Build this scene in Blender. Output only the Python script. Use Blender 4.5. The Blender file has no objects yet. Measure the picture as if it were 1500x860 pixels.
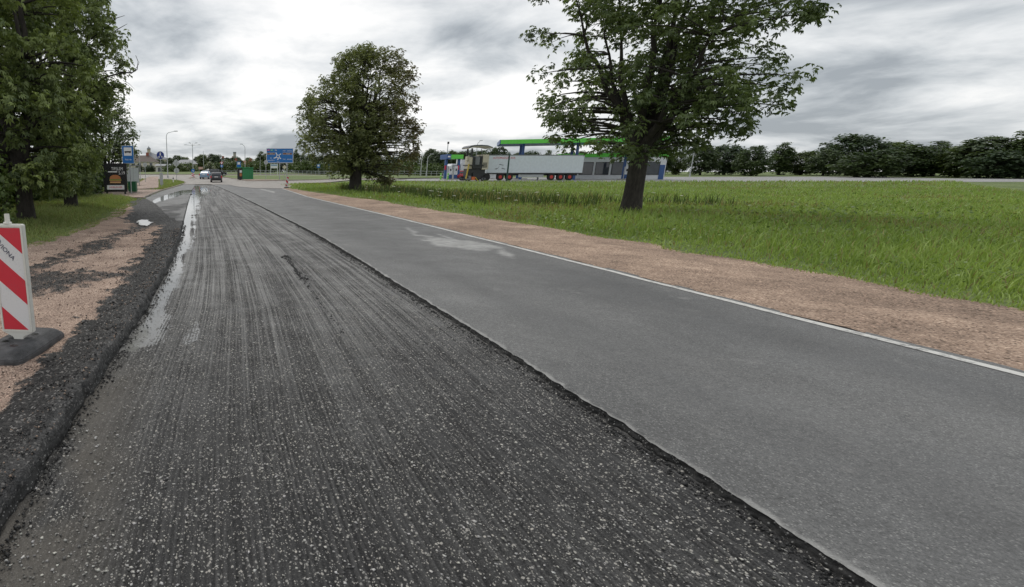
import bpy, bmesh, math, random
import numpy as np
from mathutils import Vector, Matrix
from mathutils.geometry import delaunay_2d_cdt

# ------------------------------------------------------------------ camera
PITCH, HCAM, FPX = math.radians(13.3), 1.6, 750.0
SC = bpy.context.scene
COL = SC.collection
cam_data = bpy.data.cameras.new('camera')
cam_data.sensor_width = 36.0
cam_data.lens = 18.0
cam_data.shift_x = 0.25
cam_data.clip_end = 5000
cam_data.clip_start = 0.05
cam = bpy.data.objects.new('camera', cam_data)
COL.objects.link(cam)
cam.location = (0, 0, HCAM)
cam.rotation_euler = (math.radians(90) - PITCH, 0, 0)
SC.camera = cam

# ------------------------------------------------------------------ sky and light
SUN_EL, SUN_AZ = math.radians(52), math.radians(-25)
world = bpy.data.worlds.new('World')
SC.world = world
world.use_nodes = True
def build_world():
    nt = world.node_tree
    nt.nodes.clear()
    N = nt.nodes.new; L = nt.links.new
    out = N('ShaderNodeOutputWorld')
    sky = N('ShaderNodeTexSky'); sky.sky_type = 'NISHITA'; sky.sun_disc = False
    sky.sun_elevation = SUN_EL; sky.sun_rotation = SUN_AZ
    bg1 = N('ShaderNodeBackground'); bg1.inputs[1].default_value = 0.1
    L(sky.outputs[0], bg1.inputs[0])
    tc = N('ShaderNodeTexCoord'); sep = N('ShaderNodeSeparateXYZ'); L(tc.outputs['Generated'], sep.inputs[0])
    def m(op, a, b=None, clamp=False):
        n = N('ShaderNodeMath'); n.operation = op; n.use_clamp = clamp
        for i, v in enumerate((a, b)):
            if v is None: continue
            if isinstance(v, (int, float)): n.inputs[i].default_value = v
            else: L(v, n.inputs[i])
        return n.outputs[0]
    z = m('ADD', m('MAXIMUM', sep.outputs[2], 0.0), 0.20)
    px = m('DIVIDE', sep.outputs[0], z); py = m('DIVIDE', sep.outputs[1], z)
    cmb = N('ShaderNodeCombineXYZ'); L(px, cmb.inputs[0]); L(py, cmb.inputs[1])
    def noise(scale, off, detail, rough, dist=0.0, sy=1.0):
        mp = N('ShaderNodeMapping'); mp.inputs['Location'].default_value = off
        mp.inputs['Scale'].default_value = (1, sy, 1)
        L(cmb.outputs[0], mp.inputs[0])
        n = N('ShaderNodeTexNoise'); n.inputs['Scale'].default_value = scale
        n.inputs['Detail'].default_value = detail; n.inputs['Roughness'].default_value = rough
        n.inputs['Distortion'].default_value = dist
        L(mp.outputs[0], n.inputs[0]); return n.outputs[0]
    big = noise(0.75, SKY_OFF1, 2, 0.45, 0.2)
    mid = noise(2.1, SKY_OFF2, 9, 0.58, 0.25)
    v = m('ADD', m('MULTIPLY', big, 0.60), m('MULTIPLY', mid, 0.40))
    r = N('ShaderNodeValToRGB')
    e = r.color_ramp.elements
    e[0].position = 0.40; e[0].color = (0.34, 0.37, 0.40, 1)
    e[1].position = 0.59; e[1].color = (0.98, 0.97, 0.955, 1)
    a = e.new(0.455); a.color = (0.52, 0.55, 0.575, 1)
    a = e.new(0.52); a.color = (0.76, 0.775, 0.785, 1)
    L(v, r.inputs[0])
    bg2 = N('ShaderNodeBackground'); bg2.inputs[1].default_value = 1.0
    L(r.outputs[0], bg2.inputs[0])
    mx = N('ShaderNodeMixShader'); mx.inputs[0].default_value = 0.95
    L(bg1.outputs[0], mx.inputs[1]); L(bg2.outputs[0], mx.inputs[2]); L(mx.outputs[0], out.inputs[0])
SKY_OFF1, SKY_OFF2 = (16.8, 11.1, 0.0), (12.8, 3.7, 0.0)
build_world()
sd = bpy.data.lights.new('sun', 'SUN'); sd.energy = 1.3; sd.angle = math.radians(25); sd.color = (1, 0.96, 0.9)
sun = bpy.data.objects.new('sun', sd); COL.objects.link(sun)
_d = Vector((math.sin(SUN_AZ) * math.cos(SUN_EL), math.cos(SUN_AZ) * math.cos(SUN_EL), math.sin(SUN_EL)))
sun.rotation_euler = _d.to_track_quat('Z', 'Y').to_euler()
SC.view_settings.view_transform = 'Standard'
SC.view_settings.look = 'None'
SC.view_settings.exposure = 0.15
SC.view_settings.gamma = 1.0
SC.view_settings.use_curve_mapping = False

# ------------------------------------------------------------------ numeric helpers
rng = np.random.default_rng(7)
random.seed(7)
_perm = rng.permutation(512)
_val = rng.random(512)
def vnoise(x, y, seed=0):
    x = np.asarray(x, float); y = np.asarray(y, float)
    xi = np.floor(x).astype(int); yi = np.floor(y).astype(int)
    fx = x - xi; fy = y - yi
    fx = fx * fx * (3 - 2 * fx); fy = fy * fy * (3 - 2 * fy)
    def h(a, b): return _val[_perm[(_perm[(a + seed * 57) & 511] + b) & 511]]
    return (h(xi, yi) * (1 - fx) + h(xi + 1, yi) * fx) * (1 - fy) + (h(xi, yi + 1) * (1 - fx) + h(xi + 1, yi + 1) * fx) * fy
def fbm(x, y, seed=0, oct=4):
    s = 0; a = 0.5; t = 0
    for i in range(oct):
        s = s + a * vnoise(np.asarray(x) * 2 ** i, np.asarray(y) * 2 ** i, seed + i * 3); t += a; a *= 0.5
    return s / t
def sstep(a, b, x):
    t = np.clip((np.asarray(x, float) - a) / (b - a), 0, 1); return t * t * (3 - 2 * t)
def interp(pts):
    a = np.array(pts, float)
    def f(v):
        v = np.asarray(v, float)
        r = np.interp(v, a[:, 0], a[:, 1])
        s0 = (a[1, 1] - a[0, 1]) / (a[1, 0] - a[0, 0])
        return np.where(v < a[0, 0], a[0, 1] + (v - a[0, 0]) * s0, r)
    return f
def inpoly(x, y, poly):
    x = np.asarray(x, float); y = np.asarray(y, float); r = np.zeros(x.shape, bool)
    n = len(poly)
    for i in range(n):
        x1, y1 = poly[i]; x2, y2 = poly[(i + 1) % n]
        c = ((y1 > y) != (y2 > y)) & (x < (x2 - x1) * (y - y1) / ((y2 - y1) if y2 != y1 else 1e-9) + x1)
        r ^= c
    return r

# edges of the road, as x for a given y (metres ahead)
ML = interp([(1.0, -1.08), (1.98, -1.15), (3.07, -1.23), (4.85, -1.29), (6.04, -1.33), (8.53, -1.5), (12, -1.82), (16, -2.28), (26.4, -3.48), (46, -5.66), (59, -6.95), (70, -8.1)])
MR = interp([(1, 2.43), (4.26, 2.25), (5.6, 2.15), (8.25, 1.97), (12, 1.69), (14.5, 1.45), (17.5, 1.09), (27, -.05), (45, -2.35), (58, -4.1), (70, -6.2)])
WH = interp([(0, 6.25), (10.95, 5.5), (17.4, 5.0), (34, 3.35), (54, 2.47), (70, 2.4)])
GR = interp([(0, 9.0), (16, 7.96), (20, 7.4), (29.6, 6.5), (41.5, 4.3), (51.8, 3.2), (70, 3.0)])
GL = interp([(0, -5.3), (10.9, -4.85), (13.35, -4.75), (19, -5.16), (28.2, -6.5), (32.7, -7.0), (45, -8.2), (70, -9.6)])
_zl = interp([(-50, 0), (62, 0), (78, .1), (95, .4), (120, 1.08), (150, 1.4), (200, 1.6), (300, 2.0), (900, 2.0)])
_zr = interp([(-50, 0), (14, 0), (24, -.12), (40, -.35), (58, -.1), (68, .36), (75, .45), (100, .5), (120, .9), (150, 1.3), (200, 1.6), (300, 2.0), (900, 2.0)])
def tz(x, y):
    x = np.asarray(x, float); y = np.asarray(y, float)
    k = sstep(9, 16, x + np.clip((y - 60) * 0.0, 0, 4))
    b = _zl(y) * (1 - k) + _zr(y) * k
    return b
def hill(x, y):
    return 5 * np.exp(-(((x + 85) / 60) ** 2 + ((y - 380) / 70) ** 2))
CP, SP = math.cos(PITCH), math.sin(PITCH)
def depth_at(y, z): return y * CP - (z - HCAM) * SP
def at(u, y, z=None):
    """a point y metres ahead, standing on the ground, in the direction of photo column u"""
    x = 0.0
    for _ in range(4):
        zz = float(tz(x, y)) if z is None else z
        x = (u - 375) / FPX * depth_at(y, zz)
    return x, y, zz
def gp(u, v):
    """photo pixel -> point on the ground"""
    a = (u - 375) / FPX; b = -(v - 430) / FPX
    dy = CP + b * SP; dz = -SP + b * CP
    t = 1.0
    if dz < -1e-5: t = HCAM / -dz
    lo = 0.5; hi = None; s = 0.5
    while s < 900:
        if HCAM + dz * s < float(tz(a * s, dy * s)): hi = s; break
        lo = s; s *= 1.04
    if hi is None: return a * 400, dy * 400
    for _ in range(24):
        mid = (lo + hi) / 2
        if HCAM + dz * mid < float(tz(a * mid, dy * mid)): hi = mid
        else: lo = mid
    return a * hi, dy * hi
def g0(u, v, z=0.0):
    a = (u - 375) / FPX; b = -(v - 430) / FPX
    dy = CP + b * SP; dz = -SP + b * CP
    t = (z - HCAM) / dz
    return a * t, dy * t
def zpix(v, y):
    """height of the point seen at photo row v, y metres ahead"""
    b = -(v - 430) / FPX
    return HCAM + y * (-SP + b * CP) / (CP + b * SP)

# ------------------------------------------------------------------ materials
MATS = {}
class NB:
    def __init__(s, name):
        s.m = bpy.data.materials.new(name); s.m.use_nodes = True
        s.nt = s.m.node_tree; s.b = s.nt.nodes['Principled BSDF']; s.out = s.nt.nodes['Material Output']
        MATS[name] = s.m
        s._tc = None
    def n(s, t, **k):
        o = s.nt.nodes.new(t)
        for a, v in k.items(): setattr(o, a, v)
        return o
    def l(s, a, b): s.nt.links.new(a, b)
    def co(s, which='Object'):
        if s._tc is None: s._tc = s.n('ShaderNodeTexCoord')
        return s._tc.outputs[which]
    def geo(s): return s.n('ShaderNodeNewGeometry').outputs['Position']
    def noise(s, vec, scale, detail=4, rough=0.55, mapscale=None, loc=None):
        if mapscale is not None or loc is not None:
            mp = s.n('ShaderNodeMapping')
            if mapscale is not None: mp.inputs['Scale'].default_value = mapscale
            if loc is not None: mp.inputs['Location'].default_value = loc
            s.l(vec, mp.inputs[0]); vec = mp.outputs[0]
        n = s.n('ShaderNodeTexNoise'); n.inputs['Scale'].default_value = scale
        n.inputs['Detail'].default_value = detail; n.inputs['Roughness'].default_value = rough
        s.l(vec, n.inputs[0]); return n.outputs[0]
    def vor(s, vec, scale, feature='F1', rnd=1.0):
        n = s.n('ShaderNodeTexVoronoi', feature=feature); n.inputs['Scale'].default_value = scale
        n.inputs['Randomness'].default_value = rnd
        s.l(vec, n.inputs[0]); return n
    def ramp(s, fac, stops):
        r = s.n('ShaderNodeValToRGB'); e = r.color_ramp.elements
        for i, (p, c) in enumerate(stops):
            if isinstance(c, (int, float)): c = (c, c, c)
            if i < 2: e[i].position = p; e[i].color = (*c, 1)
            else: x = e.new(p); x.color = (*c, 1)
        s.l(fac, r.inputs[0]); return r.outputs[0]
    def mix(s, fac, a, b, mode='MIX'):
        n = s.n('ShaderNodeMix', data_type='RGBA', blend_type=mode)
        for sock, v in ((n.inputs[0], fac), (n.inputs[6], a), (n.inputs[7], b)):
            if isinstance(v, (int, float)): sock.default_value = v
            elif isinstance(v, tuple): sock.default_value = (*v, 1)
            else: s.l(v, sock)
        return n.outputs[2]
    def math(s, op, a, b=None, clamp=False):
        n = s.n('ShaderNodeMath', operation=op, use_clamp=clamp)
        for i, v in enumerate((a, b)):
            if v is None: continue
            if isinstance(v, (int, float)): n.inputs[i].default_value = v
            else: s.l(v, n.inputs[i])
        return n.outputs[0]
    def attr(s, name, out='Fac'):
        n = s.n('ShaderNodeAttribute'); n.attribute_name = name; return n.outputs[out]
    def bump(s, h, dist, strength=1.0, prev=None):
        n = s.n('ShaderNodeBump'); n.inputs['Distance'].default_value = dist; n.inputs['Strength'].default_value = strength
        s.l(h, n.inputs['Height'])
        if prev is not None: s.l(prev, n.inputs['Normal'])
        return n.outputs[0]
    def set(s, color=None, rough=None, normal=None, metal=None, spec=None):
        for key, v in (('Base Color', color), ('Roughness', rough), ('Normal', normal), ('Metallic', metal), ('Specular IOR Level', spec)):
            if v is None: continue
            if isinstance(v, (int, float)): s.b.inputs[key].default_value = v
            elif isinstance(v, tuple): s.b.inputs[key].default_value = (*v, 1)
            else: s.l(v, s.b.inputs[key])
        return s.m

def plain(name, col, rough=0.55, metal=0.0, var=0.10, scale=3.0, bumpd=0.0):
    """painted / plastic / metal surface with dirt variation and uneven gloss"""
    k = NB(name); p = k.co()
    n = k.noise(p, scale, 6, 0.6)
    c2 = tuple(c * (1 - var) for c in col); c3 = tuple(min(1, c * (1 + var * 0.5)) for c in col)
    c = k.ramp(n, [(0.3, c2), (0.7, c3)])
    r = k.ramp(k.noise(p, scale * 4, 4, 0.6), [(0.3, max(0.05, rough - 0.1)), (0.7, min(1, rough + 0.1))])
    nb = k.bump(k.noise(p, scale * 14, 3, 0.6), bumpd) if bumpd else None
    return k.set(c, r, nb, metal)

# milled asphalt
def mat_milled():
    k = NB('milled_asphalt')
    uv = k.n('ShaderNodeUVMap').outputs[0]          # u = metres across, v = metres along
    streak = k.noise(uv, 1.0, 5, 0.62, mapscale=(30, 0.16, 1))
    streak2 = k.noise(uv, 1.0, 3, 0.6, mapscale=(7, 0.12, 1), loc=(5, 3, 0))
    patch = k.noise(uv, 0.8, 5, 0.6)
    fine = k.noise(uv, 130, 4, 0.7)
    base = k.ramp(fine, [(0.40, (0.004, 0.004, 0.0045)), (0.51, (0.022, 0.0215, 0.0212)), (0.66, (0.105, 0.102, 0.099))])
    light = k.math('ADD', k.math('MULTIPLY', streak, 0.6), k.math('MULTIPLY', streak2, 0.4))
    su = k.n('ShaderNodeSeparateXYZ'); k.l(uv, su.inputs[0])
    ln = k.math('ADD', su.outputs[0], k.math('MULTIPLY', k.noise(uv, 1.0, 2, 0.5, mapscale=(1.2, 0.05, 1)), 0.5))
    ln = k.math('SINE', k.math('MULTIPLY', ln, 68.0))
    ln = k.math('MULTIPLY', k.ramp(ln, [(0.86, 0.0), (0.99, 1.0)]), k.ramp(k.noise(uv, 1.0, 4, 0.65, mapscale=(6, 0.5, 1), loc=(2, 9, 0)), [(0.42, 0.0), (0.6, 1.0)]))
    lf = k.ramp(light, [(0.465, 0.0), (0.55, 1.0)])
    base = k.mix(k.math('MULTIPLY', lf, k.math('ADD', k.math('MULTIPLY', k.attr('dust'), 0.62), 0.0)), base, (0.33, 0.325, 0.315))
    base = k.mix(k.math('MULTIPLY', ln, k.math('MULTIPLY', k.attr('dust'), 0.85)), base, (0.34, 0.335, 0.32))
    base = k.mix(k.ramp(patch, [(0.35, 0.42), (0.65, 0.0)]), base, (0.02, 0.02, 0.022))
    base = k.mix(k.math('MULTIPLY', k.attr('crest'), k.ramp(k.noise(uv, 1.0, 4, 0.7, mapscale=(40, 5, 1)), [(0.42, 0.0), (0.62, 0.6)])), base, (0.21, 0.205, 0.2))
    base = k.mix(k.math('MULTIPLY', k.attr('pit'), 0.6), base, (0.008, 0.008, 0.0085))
    # exposed light stones of several sizes
    mp = k.n('ShaderNodeMapping'); mp.inputs['Scale'].default_value = (1, 0.8, 1); k.l(uv, mp.inputs[0])
    for sc, lo, hi, cc in ((62, 0.84, 0.42, (0.46, 0.45, 0.42)), (130, 0.80, 0.45, (0.40, 0.39, 0.37))):
        v = k.vor(mp.outputs[0], sc)
        wn = k.n('ShaderNodeTexWhiteNoise', noise_dimensions='3D'); k.l(v.outputs['Position'], wn.inputs[0])
        pick = k.ramp(wn.outputs[0], [(lo, 0.0), (lo + 0.01, 1.0)])
        near = k.ramp(v.outputs['Distance'], [(hi - 0.12, 1.0), (hi, 0.0)])
        f = k.math('MULTIPLY', pick, near)
        tint = k.mix(wn.outputs[0], cc, (0.5, 0.47, 0.42))
        tint = k.mix(k.ramp(wn.outputs[0], [(lo, 1.0), (1.0, 0.0)]), tint, (0.24, 0.235, 0.225))
        base = k.mix(k.math('MULTIPLY', f, 0.9), base, tint)
    # settled brown silt
    silt = k.attr('silt')
    base = k.mix(k.math('MULTIPLY', silt, 0.85), base, k.ramp(fine, [(0.3, (0.075, 0.068, 0.058)), (0.7, (0.145, 0.132, 0.115))]))
    rough = k.ramp(k.noise(uv, 2.2, 5, 0.6), [(0.35, 0.48), (0.65, 0.8)])
    h = k.math('ADD', k.math('MULTIPLY', fine, 0.7), k.math('MULTIPLY', k.noise(uv, 45, 3, 0.6), 0.6))
    nb = k.bump(h, 0.010, 0.9)
    return k.set(base, rough, nb, spec=0.33)

def mat_asphalt(name, dark, light, speck=True, smear=False, grime=False):
    k = NB(name); p = k.geo()
    big = k.noise(p, 0.5, 5, 0.6)
    fine = k.noise(p, 160, 3, 0.7)
    c = k.ramp(big, [(0.3, dark), (0.7, light)])
    fine2 = k.noise(p, 48, 4, 0.75)
    c = k.mix(0.7, c, k.ramp(fine, [(0.3, 0.2), (0.7, 0.8)]), 'OVERLAY')
    c = k.mix(0.6, c, k.ramp(fine2, [(0.33, 0.2), (0.67, 0.8)]), 'OVERLAY')
    c = k.mix(0.35, c, k.ramp(k.noise(p, 0.9, 5, 0.65, mapscale=(1, 0.25, 1)), [(0.3, 0.3), (0.7, 0.7)]), 'OVERLAY')
    if speck:
        v = k.vor(p, 85)
        wn = k.n('ShaderNodeTexWhiteNoise', noise_dimensions='3D'); k.l(v.outputs['Position'], wn.inputs[0])
        c = k.mix(k.math('MULTIPLY', k.ramp(wn.outputs[0], [(0.72, 0.0), (0.74, 1.0)]), k.ramp(v.outputs['Distance'], [(0.3, .55), (0.45, 0.0)])), c, (0.36, 0.355, 0.34))
        c = k.mix(k.math('MULTIPLY', k.ramp(wn.outputs[0], [(0.2, 1.0), (0.22, 0.0)]), k.ramp(v.outputs['Distance'], [(0.3, .5), (0.45, 0.0)])), c, (0.04, 0.04, 0.042))
        # a web of thin cracks that comes and goes
        wob = k.noise(p, 3.0, 4, 0.6)
        cv = k.n('ShaderNodeCombineXYZ'); sp = k.n('ShaderNodeSeparateXYZ'); k.l(p, sp.inputs[0])
        k.l(k.math('ADD', sp.outputs[0], k.math('MULTIPLY', wob, 0.7)), cv.inputs[0]); k.l(k.math('ADD', sp.outputs[1], k.math('MULTIPLY', wob, 0.7)), cv.inputs[1])
        ed = k.vor(cv.outputs[0], 0.55, 'DISTANCE_TO_EDGE')
        crack = k.ramp(ed.outputs['Distance'], [(0.001, 1.0), (0.006, 0.0)])
        crack = k.math('MULTIPLY', crack, k.ramp(k.noise(p, 0.6, 3, 0.5, loc=(4, 2, 0)), [(0.54, 0.0), (0.64, 0.4)]))
        c = k.mix(crack, c, (0.035, 0.035, 0.035))
    if smear:
        c = k.mix(k.math('MULTIPLY', k.attr('track'), k.ramp(k.noise(p, 1.1, 5, 0.65, mapscale=(1, .2, 1), loc=(7, 0, 0)), [(0.3, 0.35), (0.7, 0.9)])), c, (0.085, 0.085, 0.086))
        c = k.mix(k.ramp(k.noise(p, 0.8, 6, 0.7, loc=(1, 5, 0)), [(0.60, 0.0), (0.68, 0.4)]), c, (0.07, 0.07, 0.07))
        c = k.mix(k.ramp(k.noise(p, 2.6, 6, 0.7, loc=(9, 5, 0)), [(0.60, 0.0), (0.72, 0.5)]), c, (0.27, 0.262, 0.25))
        c = k.mix(k.math('MULTIPLY', k.attr('smear'), k.ramp(k.noise(p, 5, 6, 0.7), [(0.3, 0.25), (0.65, 0.95)])), c, (0.40, 0.395, 0.38))
    if grime:
        gm = k.math('ADD', k.attr('grime'), k.math('MULTIPLY', k.math('SUBTRACT', k.noise(p, 9, 6, 0.75), 0.5), 1.6))
        c = k.mix(k.ramp(gm, [(0.35, 0.0), (0.6, 0.95)]), c, (0.022, 0.021, 0.021))
    rough = k.ramp(k.noise(p, 1.4, 5, 0.6), [(0.3, 0.55), (0.7, 0.8)])
    return k.set(c, rough, k.bump(fine, 0.003, 0.8), spec=0.45)

def mat_gravel(name, A, B, dark=True, grain=95):
    k = NB(name); p = k.geo()
    v = k.vor(p, grain)
    wn = k.n('ShaderNodeTexWhiteNoise', noise_dimensions='3D'); k.l(v.outputs['Position'], wn.inputs[0])
    c = k.ramp(wn.outputs[0], [(0.0, A), (0.75, B), (0.86, tuple(min(1, x * 1.5) for x in B)), (0.93, tuple(x * 0.35 for x in A))])
    c = k.mix(0.6, c, k.ramp(k.noise(p, 1.3, 6, 0.65), [(0.3, 0.25), (0.7, 0.75)]), 'OVERLAY')
    c = k.mix(0.45, c, k.ramp(k.noise(p, 0.35, 5, 0.7, loc=(3, 1, 0)), [(0.35, 0.22), (0.6, 0.7)]), 'OVERLAY')
    h = v.outputs['Distance']
    rough = 0.85
    if dark:
        nz = k.math('ADD', k.math('MULTIPLY', k.noise(p, 38, 6, 0.78), 0.75), k.math('MULTIPLY', k.noise(p, 5, 4, 0.6), 0.25))
        m = k.math('ADD', k.attr('dark'), k.math('MULTIPLY', k.math('SUBTRACT', nz, 0.5), 2.3))
        m = k.ramp(m, [(0.36, 0.0), (0.60, 1.0)])
        v2 = k.vor(p, 75); w2 = k.n('ShaderNodeTexWhiteNoise', noise_dimensions='3D'); k.l(v2.outputs['Position'], w2.inputs[0])
        d = k.ramp(w2.outputs[0], [(0.0, (0.006, 0.006, 0.0065)), (0.6, (0.022, 0.021, 0.021)), (0.88, (0.05, 0.048, 0.046)), (0.97, (0.2, 0.19, 0.18))])
        c = k.mix(m, c, d)
        c = k.mix(k.math('MULTIPLY', k.attr('lip'), k.ramp(k.noise(p, 14, 5, 0.7), [(0.35, 0.1), (0.7, 0.75)])), c, (0.10, 0.10, 0.10))
        rough = k.ramp(m, [(0, 0.88), (1, 0.6)])
    nb = k.bump(h, 0.008, 0.8)
    return k.set(c, rough, nb, spec=0.2)

def mat_leaf(name, trans=0.28, rough=0.45, sat=1.0):
    k = NB(name)
    c = k.attr('tint', 'Color')
    k.set(c, rough, spec=0.35)
    t = k.n('ShaderNodeBsdfTranslucent')
    k.l(k.mix(1.0, c, (1.25, 1.35, 0.6), 'MULTIPLY'), t.inputs[0])
    mx = k.n('ShaderNodeMixShader'); mx.inputs[0].default_value = trans
    k.l(k.b.outputs[0], mx.inputs[1]); k.l(t.outputs[0], mx.inputs[2]); k.l(mx.outputs[0], k.out.inputs[0])
    return k.m

def mat_bark():
    k = NB('bark'); p = k.geo()
    n = k.noise(p, 1.0, 6, 0.7, mapscale=(14, 14, 3))
    return k.set(k.ramp(n, [(0.3, (0.012, 0.010, 0.009)), (0.7, (0.06, 0.052, 0.044))]), 0.9, k.bump(n, 0.03, 0.9))

def mat_ground():
    k = NB('meadow_ground'); p = k.geo()
    a = k.noise(p, 0.25, 6, 0.65); b = k.noise(p, 9, 6, 0.7)
    c = k.ramp(a, [(0.3, (0.09, 0.13, 0.036)), (0.5, (0.135, 0.18, 0.055)), (0.7, (0.18, 0.215, 0.075))])
    c = k.mix(0.6, c, k.ramp(b, [(0.3, 0.22), (0.7, 0.75)]), 'OVERLAY')
    return k.set(c, 0.9, k.bump(b, 0.08, 0.8))

def mat_water(name, col, rough):
    k = NB(name); p = k.geo()
    n = k.noise(p, 6, 4, 0.6)
    k.b.inputs['IOR'].default_value = 1.4
    return k.set(k.ramp(n, [(0.3, tuple(c * 0.75 for c in col)), (0.7, col)]), rough, k.bump(k.noise(p, 14, 3, 0.5), 0.004, 0.15), spec=0.6)

def mat_glass(name, col=(0.02, 0.025, 0.03)):
    k = NB(name); p = k.co()
    n = k.noise(p, 1.5, 3, 0.5)
    return k.set(k.ramp(n, [(0.3, col), (0.7, tuple(c * 1.8 for c in col))]), 0.06, spec=0.8)

mat_milled(); mat_bark(); mat_ground()
mat_asphalt('lane_asphalt', (0.105, 0.105, 0.104), (0.158, 0.157, 0.153), smear=True)
mat_asphalt('bay_asphalt', (0.12, 0.12, 0.12), (0.17, 0.168, 0.163), grime=True)
mat_asphalt('junction_asphalt', (0.24, 0.215, 0.19), (0.31, 0.285, 0.26), speck=False)
mat_asphalt('apron_asphalt', (0.25, 0.245, 0.24), (0.33, 0.325, 0.32), speck=False)
mat_asphalt('cut_asphalt', (0.012, 0.012, 0.012), (0.03, 0.029, 0.028))
mat_gravel('shoulder_gravel', (0.24, 0.165, 0.128), (0.46, 0.345, 0.275))
mat_gravel('verge_gravel', (0.24, 0.165, 0.12), (0.40, 0.295, 0.225), dark=False, grain=60)
mat_gravel('path_paving', (0.28, 0.205, 0.165), (0.40, 0.31, 0.26), dark=False, grain=25)
mat_leaf('leaf'); mat_leaf('grass_blade', 0.3, 0.5)
mat_water('puddle_water', (0.085, 0.08, 0.072), 0.03)
mat_water('silty_film', (0.24, 0.235, 0.225), 0.05)
mat_glass('glass')
k = NB('worn_line'); _p = k.geo()
k.set(k.mix(k.ramp(k.math('ADD', k.math('MULTIPLY', k.noise(_p, 22, 6, 0.75), 0.7), k.math('MULTIPLY', k.noise(_p, 1.5, 3, 0.6), 0.3)), [(0.37, 1.0), (0.50, 0.0)]), (0.60, 0.59, 0.56), (0.2, 0.197, 0.19)), 0.75)
k = NB('chip_stone'); k.set(k.attr('tint', 'Color'), 0.65)
for nm, col, ro in (('white_paint', (0.72, 0.71, 0.68), 0.6), ('white_plastic', (0.74, 0.73, 0.69), 0.4), ('red_film', (0.66, 0.025, 0.055), 0.35),
                    ('white_film', (0.74, 0.74, 0.75), 0.35), ('navy_print', (0.03, 0.04, 0.09), 0.5), ('sign_blue', (0.012, 0.14, 0.42), 0.4),
                    ('sign_navy', (0.015, 0.04, 0.24), 0.4), ('sign_brown', (0.16, 0.06, 0.035), 0.45), ('sign_red', (0.55, 0.03, 0.06), 0.4), ('sign_green', (0.05, 0.36, 0.16), 0.4),
                    ('black_panel', (0.010, 0.010, 0.012), 0.3), ('poster_band', (0.66, 0.66, 0.66), 0.5), ('bun', (0.42, 0.16, 0.055), 0.55), ('bun_light', (0.55, 0.30, 0.13), 0.55),
                    ('cheese', (0.55, 0.38, 0.09), 0.5), ('patty', (0.05, 0.022, 0.013), 0.6), ('lettuce', (0.14, 0.22, 0.05), 0.6),
                    ('bin_green', (0.015, 0.10, 0.04), 0.45), ('kiosk_green', (0.02, 0.20, 0.07), 0.4), ('station_green', (0.12, 0.58, 0.06), 0.35), ('station_blue', (0.03, 0.09, 0.26), 0.4),
                    ('station_white', (0.66, 0.68, 0.70), 0.45), ('trailer_white', (0.60, 0.66, 0.70), 0.45), ('dark_frame', (0.02, 0.022, 0.024), 0.5), ('post_green', (0.01, 0.05, 0.04), 0.45),
                    ('machine_beige', (0.50, 0.46, 0.36), 0.5), ('machine_grey', (0.16, 0.17, 0.18), 0.5), ('machine_roof', (0.10, 0.105, 0.115), 0.5), ('machine_yellow', (0.50, 0.36, 0.05), 0.5),
                    ('red_paint', (0.50, 0.04, 0.03), 0.4), ('orange_paint', (0.62, 0.15, 0.04), 0.5), ('cream_wall', (0.62, 0.57, 0.47), 0.85), ('white_wall', (0.66, 0.64, 0.60), 0.85), ('pink_wall', (0.55, 0.30, 0.22), 0.85),
                    ('beige_wall', (0.45, 0.40, 0.31), 0.85), ('roof_brown', (0.10, 0.075, 0.065), 0.8), ('roof_grey', (0.20, 0.21, 0.23), 0.6), ('roof_red', (0.28, 0.09, 0.06), 0.8), ('concrete', (0.36, 0.34, 0.31), 0.9),
                    ('kerb_stone', (0.30, 0.26, 0.22), 0.9), ('car_blue', (0.22, 0.34, 0.46), 0.25), ('car_grey', (0.075, 0.078, 0.085), 0.25), ('car_black', (0.015, 0.016, 0.019), 0.22), ('car_red', (0.42, 0.02, 0.03), 0.25),
                    ('tail_red', (0.5, 0.02, 0.03), 0.25), ('tyre', (0.018, 0.018, 0.018), 0.8), ('plate_white', (0.65, 0.65, 0.65), 0.4), ('blossom', (0.6, 0.6, 0.5), 0.8), ('lime_plastic', (0.16, 0.60, 0.05), 0.4)):
    plain(nm, col, ro)
plain('galvanised', (0.40, 0.42, 0.43), 0.45, 0.6)
for _nm, _c in (('white_plastic', (0.70, 0.69, 0.64)), ('white_film', (0.72, 0.72, 0.73)), ('red_film', (0.62, 0.03, 0.055))):
    bpy.data.materials.remove(MATS[_nm])
    k = NB(_nm); _p = k.co()
    _g = k.ramp(k.math('ADD', k.math('MULTIPLY', k.noise(_p, 60, 6, 0.8), 0.55), k.math('MULTIPLY', k.noise(_p, 4, 4, 0.6), 0.45)), [(0.52, 0.0), (0.64, 0.5)])
    k.set(k.mix(_g, _c, tuple(x * .55 + .06 for x in _c)), k.ramp(_g, [(0, 0.35), (1, 0.8)]))
plain('lamp_metal', (0.42, 0.44, 0.45), 0.5, 0.3)
plain('rubber', (0.12, 0.12, 0.124), 0.85, var=0.6, scale=9, bumpd=0.02)
M = MATS

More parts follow.
